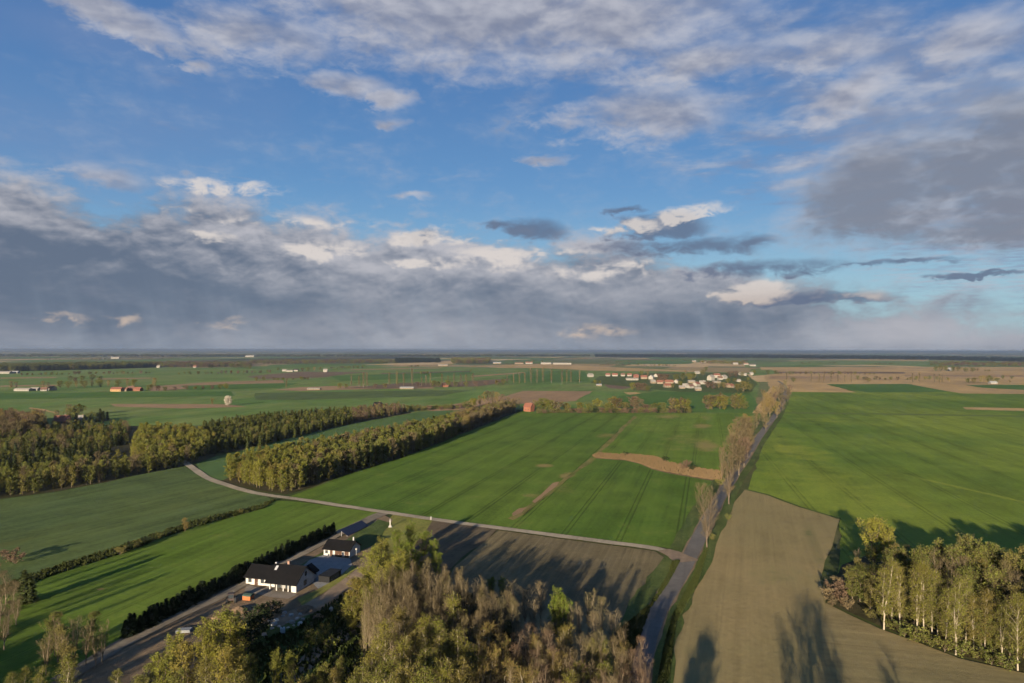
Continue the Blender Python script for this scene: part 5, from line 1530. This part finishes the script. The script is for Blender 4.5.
# scattered trees: (px, base py, height, kind)
FT = [(11, 389, 14, 'gold_far'), (16, 389, 12, 'bare_far'), (43, 389, 13, 'gold_far'), (48, 389, 11, 'bare_far'), (60, 388, 12, 'round_far'), (68, 388, 11, 'round_gold'), (76, 388, 12, 'gold_far'), (84, 388, 12, 'round_far'), (92, 387.5, 12, 'gold_far'), (100, 387, 12, 'round_gold'), (108, 387, 12, 'gold_far'),
      (118, 387, 12, 'round_gold'), (127, 387, 14, 'gold_far'), (133, 387, 13, 'round_gold'), (154, 387.5, 17, 'gold_far'), (150, 391, 10, 'round_far'), (226, 389, 9, 'round_gold'), (220, 389, 8, 'round_far'), (212, 389.5, 7, 'round_red'), (203, 389.5, 6, 'round_red'), (195, 390, 6, 'round_far'), (186, 390, 7, 'round_red'), (175, 390.5, 6, 'round_red'), (165, 391, 7, 'round_far'), (158, 391, 8, 'round_red'),
      (70, 381, 10, 'round_far'), (82, 381, 11, 'round_far'), (92, 380.5, 12, 'round_far'), (100, 381, 10, 'round_far'), (75, 382, 9, 'round_red'),
      (235, 368, 12, 'round_far'), (245, 368.5, 12, 'round_far'), (250, 369, 14, 'round_gold'), (278, 371, 10, 'round_far'), (302, 371.5, 11, 'round_far'), (308, 371.5, 12, 'round_far'), (314, 371.5, 14, 'gold_far'), (320, 370.5, 10, 'round_gold'),
      (340, 388.5, 9, 'round_gold'), (346, 388.5, 8, 'round_far'), (375, 388, 7, 'round_red'), (385, 388, 8, 'round_far'), (418, 387, 9, 'round_red'), (434, 387.5, 12, 'round_far'), (438, 387.5, 10, 'round_far'), (448, 387, 12, 'round_gold'), (456, 387, 9, 'round_far'), (466, 387, 9, 'round_far'), (476, 386.5, 9, 'round_red'), (486, 385.5, 8, 'round_red'), (497, 385.5, 10, 'round_gold'), (503, 385, 11, 'round_gold'),
      (660, 382, 17, 'round_red'), (665, 382, 16, 'round_red'), (648, 376, 14, 'gold_far'), (642, 375, 12, 'round_gold'), (676, 381, 15, 'round_far'), (683, 380, 15, 'round_far'), (690, 381, 16, 'round_gold'), (686, 375, 13, 'red_far'), (694, 379, 13, 'round_far'), (703, 376, 15, 'round_far'), (706, 371, 13, 'round_far'), (680, 386, 9, 'round_gold'), (673, 388, 8, 'round_far'), (708, 388, 11, 'round_red'), (713, 389, 12, 'round_red'), (719, 389, 13, 'gold_far'), (724, 388, 10, 'round_far'),
      (730, 377, 14, 'round_red'), (736, 377, 15, 'round_red'), (742, 377, 12, 'round_gold'), (738, 391.5, 12, 'round_far'), (744, 391.8, 17, 'round_far'), (750, 391.2, 12, 'round_far'), (633, 390.5, 12, 'round_gold'), (638, 391, 13, 'round_red'), (644, 391, 12, 'round_red'), (648, 391.5, 9, 'round_far'), (595, 384, 8, 'round_gold'), (600, 384, 6, 'round_gold'),
      (754, 374, 12, 'round_gold'), (768, 374, 10, 'round_far'), (776, 374, 10, 'round_far'), (728, 383, 9, 'round_gold'), (735, 382, 8, 'round_gold'), (748, 381, 8, 'round_gold'),
      (936, 371.5, 17, 'round_gold'), (941, 371.5, 18, 'round_far'), (946, 371, 17, 'round_gold'), (953, 371.5, 15, 'round_far'), (959, 371.8, 16, 'round_far'), (966, 372, 13, 'round_gold'), (973, 372, 14, 'round_far'), (968, 383, 10, 'round_far'), (974, 383, 11, 'round_gold'), (981, 383.5, 15, 'gold_far'), (985, 383.5, 17, 'gold_far'), (990, 383.5, 15, 'round_gold'), (997, 383, 10, 'round_far'), (1003, 379, 8, 'round_far'), (1012, 379, 7, 'round_far'), (1010, 384, 8, 'gold_far')]
WHERE = lambda px: ('by the farms on the far plain' if px < 240 else 'by the white farms beyond the plain' if px < 332 else 'along the poplar row' if px < 520 else 'among the village houses' if px < 760 else 'near the stubble fields beyond the road')
for px, py, h, kk in FT:
    w = WHERE(px)
    far_tree(kk, G(px, py), h, {'gold_far': 'golden bare tree ', 'bare_far': 'brown bare tree ', 'round_far': 'olive round tree ', 'round_gold': 'yellow-green round tree ', 'round_red': 'russet round tree ', 'red_far': 'reddish bare tree '}[kk] + w, 'trees ' + w, .8)
# far woods
def far_wood(poly, sp, hs, label, kinds=('round_far', 'spruce', 'alder_far'), wide=1.6):
    it = [(rng.choice(kinds), q, rng.uniform(*hs), wide) for q in scatter(poly, sp, rng)]
    return wood_mass('woodland', it, label, 'wood')


far_wood([(-80, 371.2), (20, 371.4), (100, 369.4), (150, 367.8), (150, 365.8), (100, 366.3), (20, 368.0), (-80, 368.5)], 15, (14, 20), 'dark wood along the far edge of the plain', ('spruce', 'spruce', 'round_far'), 2.0)
far_wood([(150, 367.6), (250, 367.6), (252, 364.6), (150, 364.6)], 24, (10, 17), 'patchy wood of brown and dark trees beyond the far farms', ('round_far', 'spruce', 'round_red', 'bare_far'), 1.6)
far_wood([(395, 362.8), (440, 362.6), (440, 360.3), (395, 360.3)], 30, (15, 20), 'dark far wood behind the plain', ('spruce',), 2.4)
far_wood([(452, 363.8), (488, 363.8), (490, 360.5), (452, 360.5)], 26, (15, 22), 'brownish far wood near the long stubble', ('round_gold', 'round_far', 'round_red'), 1.6)
far_wood([(250, 364.5), (395, 363.2), (395, 361.2), (250, 362)], 36, (9, 15), 'line of far brown woods behind the plain', ('round_red', 'round_far', 'round_gold'), 1.8)
far_wood([(595, 357.0), (760, 358.2), (930, 360.0), (1100, 363.5), (1100, 360.5), (930, 357.6), (760, 355.6), (595, 355.4)], 75, (16, 24), 'broad dark forest along the horizon', ('spruce',), 4.6)
far_wood([(700, 363.6), (745, 365.0), (745, 363.0), (700, 361.8)], 40, (10, 14), 'line of russet far trees beyond the village', ('round_red', 'round_gold'), 1.6)
far_wood([(-50, 356.8), (300, 356.8), (590, 356.6), (590, 355.6), (300, 355.6), (-50, 355.4)], 95, (10, 20), 'thin line of dark woods along the horizon', ('spruce', 'round_far'), 4.2)
far_wood([(930, 366.0), (1080, 367.6), (1080, 364.6), (930, 363.4)], 42, (8, 15), 'brown far woods behind the white house on the stubble', ('round_far', 'round_red', 'round_gold'), 1.9)

for i, (x0, y0, x1, y1) in enumerate(((20, 375.5, 150, 373.5), (180, 374.5, 275, 373.0), (330, 368.8, 420, 367.0), (420, 374.5, 470, 372.0), (60, 363.2, 200, 362.0), (500, 361.6, 640, 362.8), (600, 365.2, 700, 366.8), (780, 374.3, 900, 374.6),
                                     (800, 363.4, 900, 364.6), (960, 371.0, 1060, 372.0), (220, 360.0, 380, 359.4), (30, 359.6, 180, 359.4), (640, 360.6, 760, 361.6), (480, 358.6, 620, 359.2), (860, 379.8, 1010, 380.2), (255, 380.6, 340, 379.6))):
    P, Q = Vector(G(x0, y0)), Vector(G(x1, y1)); L = (Q - P).length; it = []
    t = 0.0
    while t < L:
        q = P.lerp(Q, t / L)
        if math.sin(t * 0.011 + i) > -0.55: it.append((rng.choice(['round_far', 'round_red', 'round_gold', 'round_bare']), (q.x + rng.uniform(-6, 6), q.y + rng.uniform(-9, 9)), rng.uniform(4, 9), 1.5))
        t += rng.uniform(7, 14)
    wood_mass('hedgerow_shrubbery', it, 'broken hedgerow of brown shrubs between far fields', 'hedgerow', 'hedgerows between the far fields')

# ------------------------------------------------------------------ far houses
WALLS = {'white': plain_mat('darkened_white_render', (0.215, 0.195, 0.168), (0.17, 0.155, 0.135), 0.4), 'cream': plain_mat('cream_render', (0.165, 0.125, 0.085), (0.13, 0.10, 0.07), 0.4), 'orange': plain_mat('orange_brick', (0.17, 0.066, 0.038), (0.13, 0.052, 0.03), 0.6), 'ochre': plain_mat('ochre_render', (0.26, 0.15, 0.068), (0.21, 0.125, 0.055), 0.4)}  # white kept darker than real render so sunlit walls do not burn out
ROOFS = {'red': plain_mat('red_tiles', (0.15, 0.058, 0.038), (0.115, 0.048, 0.033), 2), 'grey': plain_mat('grey_sheet', (0.22, 0.22, 0.22), (0.17, 0.17, 0.17), 2), 'brown': plain_mat('brown_tiles', (0.11, 0.06, 0.042), (0.085, 0.05, 0.036), 2), 'pale': plain_mat('pale_sheet', (0.185, 0.165, 0.145), (0.15, 0.135, 0.12), 0.6), 'dark': M['dark_tile']}
HM = {}


def far_house(px, py, L, D, eave, ridge, wall, roof, rz, label, name='village_house', cat='house', group=None, chim=True):
    x, y = G(px, py)
    r = empty(name, (x, y, 0), math.radians(rz))
    tag(r, label, cat, group)
    MB().prism([(-D / 2, 0), (D / 2, 0), (D / 2, eave), (0, ridge - 0.12), (-D / 2, eave)], -L / 2, L / 2).build('wall', WALLS[wall], r)
    rf = roof_mb(-L / 2, L / 2, -D / 2, D / 2, eave, ridge, 0.5, 0.22).build('roof', ROOFS[roof], r)
    if chim: MB().box(L * .15, 0.3, ridge - 1.0, L * .15 + 0.7, 1.0, ridge + 1.1).build('chimney', M['chimney'], rf)
    n = max(2, int(L / 4))
    for i in range(n):
        cx = -L / 2 + (i + .5) * L / n
        p = MB(); p.box(cx - 0.6, -D / 2 - 0.05, eave * 0.36, cx + 0.6, -D / 2 - 0.003, eave * 0.36 + 1.2)
        p.build('window', M['glass'], r)
    return r


# two orange houses by the woods
far_house(529, 411.5, 9.5, 8, 5.5, 9.5, 'orange', 'red', -35, 'tall orange-red house between the long wood and the wheat')
far_house(378, 409.5, 10, 8.5, 3.4, 8.5, 'orange', 'dark', -25, 'orange house with a dark roof at the end of the pine wood')
# farmstead in the left wood
far_house(62, 424, 12, 9, 3.2, 8, 'orange', 'red', 25, 'red roofed farmhouse half hidden among dark trees on the plain', 'farmhouse', 'farmhouse')
far_house(81, 421, 8, 7, 3, 5.5, 'white', 'pale', -10, 'small pale outbuilding behind dark trees near the red roofed farmhouse', 'farm_shed', 'shed')
for px, py, h, kk in ((72, 420, 11, 'round_far'), (76, 424, 10, 'spruce'), (84, 425, 9, 'spruce'), (90, 424, 8, 'spruce'), (97, 422, 9, 'spruce'), (103, 421.5, 10, 'spruce'), (107, 421, 9, 'spruce'), (92, 421, 8, 'round_far'), (68, 417, 12, 'bare_far'), (78, 416, 11, 'round_far'), (100, 420, 11, 'spruce'), (56, 420, 9, 'bare_far')):
    far_tree(kk, G(px, py), h, {'round_far': 'olive round tree in the yard of the red roofed farmhouse', 'spruce': 'dark spruce in the row sheltering the red roofed farmhouse', 'bare_far': 'bare tree in the yard of the red roofed farmhouse'}[kk], 'trees round the red roofed farmhouse', 1.2 if kk == 'spruce' else .8)
FARMS = [(23, 391, 26, 9, 3, 5, 'white', 'pale', -4, 'long low pale barn at the outer end of the far farm row', 'barn', 'barn'), (35, 390.6, 14, 9, 3, 5.5, 'white', 'pale', -4, 'short bright white barn in the far farm row', 'barn', 'barn'), (44, 391, 9, 8, 3, 6.5, 'white', 'brown', 20, 'white house with brown roof beside the pale barns', 'farmhouse', 'house'), (52, 390.4, 10, 9, 4, 7.5, 'white', 'dark', -25, 'white house with dark roof at the end of the pale barns', 'farmhouse', 'house'),
         (117, 391.4, 18, 9, 4.0, 7.0, 'ochre', 'red', -4, 'long ochre house glowing in the sun on the far plain', 'farmhouse', 'house'), (125, 391.2, 9, 8, 3.4, 6, 'cream', 'red', -4, 'small cream house joined to the ochre house', 'farmhouse', 'house'), (131, 390.8, 9, 9, 4, 8, 'orange', 'brown', 15, 'brown brick house with dark roof beside the ochre house', 'farmhouse', 'house'), (138, 391, 12, 9, 3.2, 6.5, 'orange', 'red', -8, 'low red brick barn beside the brown brick house', 'barn', 'barn'),
         (4, 373.6, 40, 14, 4, 7, 'white', 'pale', 0, 'large white shed by the dark far wood', 'barn', 'barn'), (14, 373.4, 26, 12, 4, 7, 'white', 'grey', 0, 'white shed with grey roof by the dark far wood', 'barn', 'barn'),
         (284.5, 371.4, 13, 10, 4, 7, 'white', 'pale', 0, 'small white house with pale roof, end one of the far white farms', 'farmhouse', 'house'), (290, 371.8, 20, 10, 4, 6, 'white', 'pale', 0, 'low wide white barn between two white farm houses', 'barn', 'barn'), (296, 371.3, 14, 10, 5, 8, 'white', 'dark', 0, 'white farm house with dark roof by the brown soil strip', 'farmhouse', 'house'), (325.5, 372, 13, 11, 6, 10, 'white', 'pale', 0, 'lone tall white house on the brown soil strip', 'farmhouse', 'house'),
         (232, 366.6, 24, 12, 5, 8, 'white', 'pale', 0, 'white house between dark trees beyond the far plain', 'farmhouse', 'house'), (195, 367.6, 12, 10, 4, 8, 'white', 'red', 0, 'tiny white house before the patchy far wood', 'farmhouse', 'house'), (158.5, 367.7, 12, 10, 5, 9, 'white', 'pale', 0, 'tiny pale house at the end of the dark far wood', 'farmhouse', 'house'), (115.5, 358.7, 60, 20, 8, 14, 'white', 'pale', 0, 'pale hall far off above the dark wood', 'barn', 'barn'), (250, 357, 80, 30, 10, 18, 'white', 'pale', 0, 'white hall very far off on the plain', 'barn', 'barn'),
         (443, 366, 40, 12, 4, 7, 'cream', 'pale', 0, 'low cream farm on the green plain before the far wood', 'barn', 'barn'), (407, 389, 24, 9, 2.4, 4, 'cream', 'grey', 0, 'low cream shed under the poplar row', 'barn', 'barn'), (314, 389.6, 22, 8, 2, 3.2, 'cream', 'pale', 0, 'pale low shelter on the dirt strip', 'barn', 'barn'), (445, 387, 10, 9, 4, 7, 'orange', 'brown', 20, 'small brick house under the dense end of the poplar row', 'farmhouse', 'house'),
         (949.5, 371, 15, 12, 5, 11, 'white', 'grey', 15, 'white house among trees on the far stubble', 'farmhouse', 'house'), (752.5, 366.2, 26, 12, 5, 8, 'white', 'pale', 0, 'long white house beyond the village trees', 'farmhouse', 'house'), (993, 383.8, 14, 9, 3, 5.5, 'white', 'grey', 0, 'white shed among shrubs on the far stubble', 'barn', 'barn'),
         (497, 363.8, 40, 16, 5, 9, 'cream', 'grey', 0, 'cream barn at the near end of the far stubble farms', 'barn', 'barn'), (519, 364, 44, 16, 5, 9, 'cream', 'brown', 0, 'cream barn with brown roof on the far stubble', 'barn', 'barn'), (529, 363.8, 36, 16, 6, 11, 'white', 'red', 0, 'white barn with red roof on the far stubble', 'barn', 'barn'), (546, 364.2, 50, 18, 6, 10, 'white', 'pale', 0, 'long white hall on the far stubble', 'barn', 'barn'), (562, 364.4, 90, 18, 6, 9, 'white', 'pale', 0, 'longest low white hall on the far stubble', 'barn', 'barn')]
for f in FARMS: far_house(*f[:9], f[9], f[10], f[11], None, chim=f[10] != 'barn')
VILL = [(590.5, 377, 13, 11, 5, 9, 'white', 'pale', 20), (608, 376.2, 12, 10, 4, 8, 'white', 'red', -10), (615, 376.2, 15, 10, 4, 8, 'white', 'red', -10), (623, 376.2, 11, 10, 4, 8, 'white', 'brown', -10), (629.5, 376.2, 12, 10, 4, 7.5, 'white', 'red', -10), (636, 377.5, 12, 9, 4, 8, 'orange', 'red', 10), (632, 380.2, 28, 10, 3.5, 5.5, 'white', 'pale', 0), (644, 379, 15, 11, 5, 9, 'cream', 'red', -5), (651.5, 379.4, 11, 11, 6, 10.5, 'white', 'grey', 60), (656, 377, 12, 10, 5, 9, 'white', 'brown', 70),
        (653, 383.4, 10, 9, 4, 7.5, 'cream', 'pale', 10), (660, 383.8, 13, 10, 4, 7.5, 'cream', 'red', -10), (669, 384, 17, 10, 4.5, 8.5, 'cream', 'red', 0), (676.5, 383.3, 9, 9, 4.5, 8, 'white', 'pale', 60), (667.5, 387.4, 13, 10, 4, 7.5, 'cream', 'red', 10), (697.5, 374, 12, 10, 5, 9, 'white', 'pale', 20), (691.5, 383, 14, 9, 3.5, 6, 'cream', 'pale', 0), (685.5, 387.5, 9, 8, 4, 7.5, 'white', 'pale', -30), (690.5, 388.2, 11, 9, 4, 7.5, 'white', 'brown', 30), (696.5, 386.3, 12, 10, 5, 8.5, 'white', 'red', 40), (702.5, 384.2, 12, 9, 4, 7.5, 'white', 'pale', -10), (698, 390.6, 10, 8, 3.4, 6, 'cream', 'pale', 0), (682, 388.6, 10, 8, 3, 5.5, 'cream', 'pale', 0),
        (711, 380.4, 14, 12, 8, 13, 'white', 'pale', 40), (717, 377.8, 15, 12, 7, 11, 'white', 'red', -10), (724, 379, 12, 11, 6, 10, 'white', 'pale', 30), (716.5, 383.2, 16, 9, 3, 5, 'white', 'pale', 0), (720, 379.8, 10, 9, 5, 9, 'white', 'brown', 10), (726.5, 387.2, 13, 9, 4, 7, 'cream', 'brown', -10), (731, 387.6, 9, 9, 4, 7, 'cream', 'red', 30), (741.5, 375.2, 12, 10, 5, 8.5, 'white', 'grey', 20), (744.8, 375.8, 10, 9, 4, 7.5, 'white', 'pale', -20), (751.5, 375, 9, 9, 5, 8, 'white', 'pale', 0), (738.5, 381.8, 9, 8, 3.5, 6, 'white', 'pale', 0), (599, 386, 10, 8, 2.4, 4, 'cream', 'grey', 0), (694, 362.2, 22, 14, 6, 11, 'cream', 'pale', 0), (703, 363.2, 26, 14, 6, 11, 'cream', 'pale', 0), (735.5, 364.5, 24, 12, 6, 10, 'white', 'pale', 0), (746, 364.8, 22, 12, 6, 10, 'white', 'red', 0)]
PART = lambda px: 'outlying village row' if px < 635 else 'middle village cluster' if px < 680 else 'near village edge' if px < 706 else 'upper village by the road'
for v in VILL:
    rank = sorted(q[0] for q in VILL if PART(q[0]) == PART(v[0])).index(v[0])
    far_house(*v, '%s %s under %s roof, %s from the poplars in the %s' % ({'white': 'white', 'cream': 'cream', 'orange': 'orange brick'}[v[6]], 'hall' if v[2] > 20 else 'house', v[7], NUM[rank], PART(v[0])), group='houses of the far village')

# ------------------------------------------------------------------ reeds, verge tufts
def tufts(name, poly, n, hs, w, mat, label, cat):
    P = [G(*p) for p in poly]
    xs = [p[0] for p in P]; ys = [p[1] for p in P]
    mb = MB(); k = 0
    while k < n:
        x, y = rng.uniform(min(xs), max(xs)), rng.uniform(min(ys), max(ys))
        if not in_poly(x, y, P): continue
        k += 1
        h = rng.uniform(*hs); a = rng.uniform(0, 6.28)
        for j in range(3):
            a += 2.1
            dx, dy = math.cos(a) * w, math.sin(a) * w
            lx, ly = rng.uniform(-.3, .3) * h, rng.uniform(-.3, .3) * h
            mb.add([(x - dx, y - dy, 0.2), (x + dx, y + dy, 0.2), (x + dx * .4 + lx, y + dy * .4 + ly, 0.3 + h), (x - dx * .4 + lx, y - dy * .4 + ly, 0.3 + h)], [(0, 1, 2, 3)])
    return tag(mb.build(name, mat), label, cat, None, 'stuff')


tufts('reeds', [(592, 456), (600, 453.5), (614, 455), (628, 454.5), (658, 458), (667, 462.5), (687, 467), (705, 470), (724, 472.5), (722, 482), (702, 479), (684, 475.6), (668, 473), (652, 469), (640, 464), (625, 460.5), (596, 458.5)], 3200, (0.5, 1.2), 0.3, M['reed'], 'dry tan reed bed winding through the wheat to the road', 'reeds')
tufts('grass', [(610, 640), (650, 607), (668, 577), (672, 563), (680, 562), (668, 585), (650, 610), (636, 650), (628, 683), (615, 660)], 2600, (0.3, 0.8), 0.3, M['grass_blade'], 'rough grass on the bank between ploughed field and road', 'grass')
tufts('grass', [(662, 660), (672, 620), (690, 585), (704, 552), (708, 550), (697, 586), (676, 624), (668, 683), (655, 700)], 2600, (0.3, 0.8), 0.3, M['grass_blade'], 'rough grass on the verge between road and sown field', 'grass')
tufts('grass', [(277, 499), (262, 505.5), (190, 523), (124, 546), (50, 569), (0, 588), (0, 598), (50, 577), (124, 553.5), (190, 529), (264, 509)], 1300, (0.4, 1.0), 0.4, M['grass_blade'], 'tall rough grass along the ditch between rye and barley', 'grass')
tufts('grass', [(345, 595), (375, 600), (372, 690), (300, 720), (200, 720), (240, 660), (265, 640), (290, 632)], 3000, (0.3, 0.9), 0.3, M['grass_blade'], 'rough shaded grass around the rubble heap', 'grass')

# ------------------------------------------------------------------ air
def haze():
    m = bpy.data.materials.new('haze'); m.use_nodes = True
    nt = m.node_tree; nt.nodes.clear()
    out = nt.nodes.new('ShaderNodeOutputMaterial')
    v = nt.nodes.new('ShaderNodeVolumePrincipled')
    v.inputs['Color'].default_value = (*HAZE_COL, 1)
    v.inputs['Density'].default_value = HAZE_DENSITY
    v.inputs['Anisotropy'].default_value = 0.68
    nt.links.new(v.outputs[0], out.inputs['Volume'])
    b = MB().box(-R - 500, -2000, -1.0, R + 500, R + 500, 76.0)
    o = b.build('haze', m)
    tag(o, 'thin bluish haze over the whole plain', 'haze', None, 'stuff')


HAZE_COL = (0.64, 0.71, 0.80)
HAZE_DENSITY = 0.5 / 6500
haze()
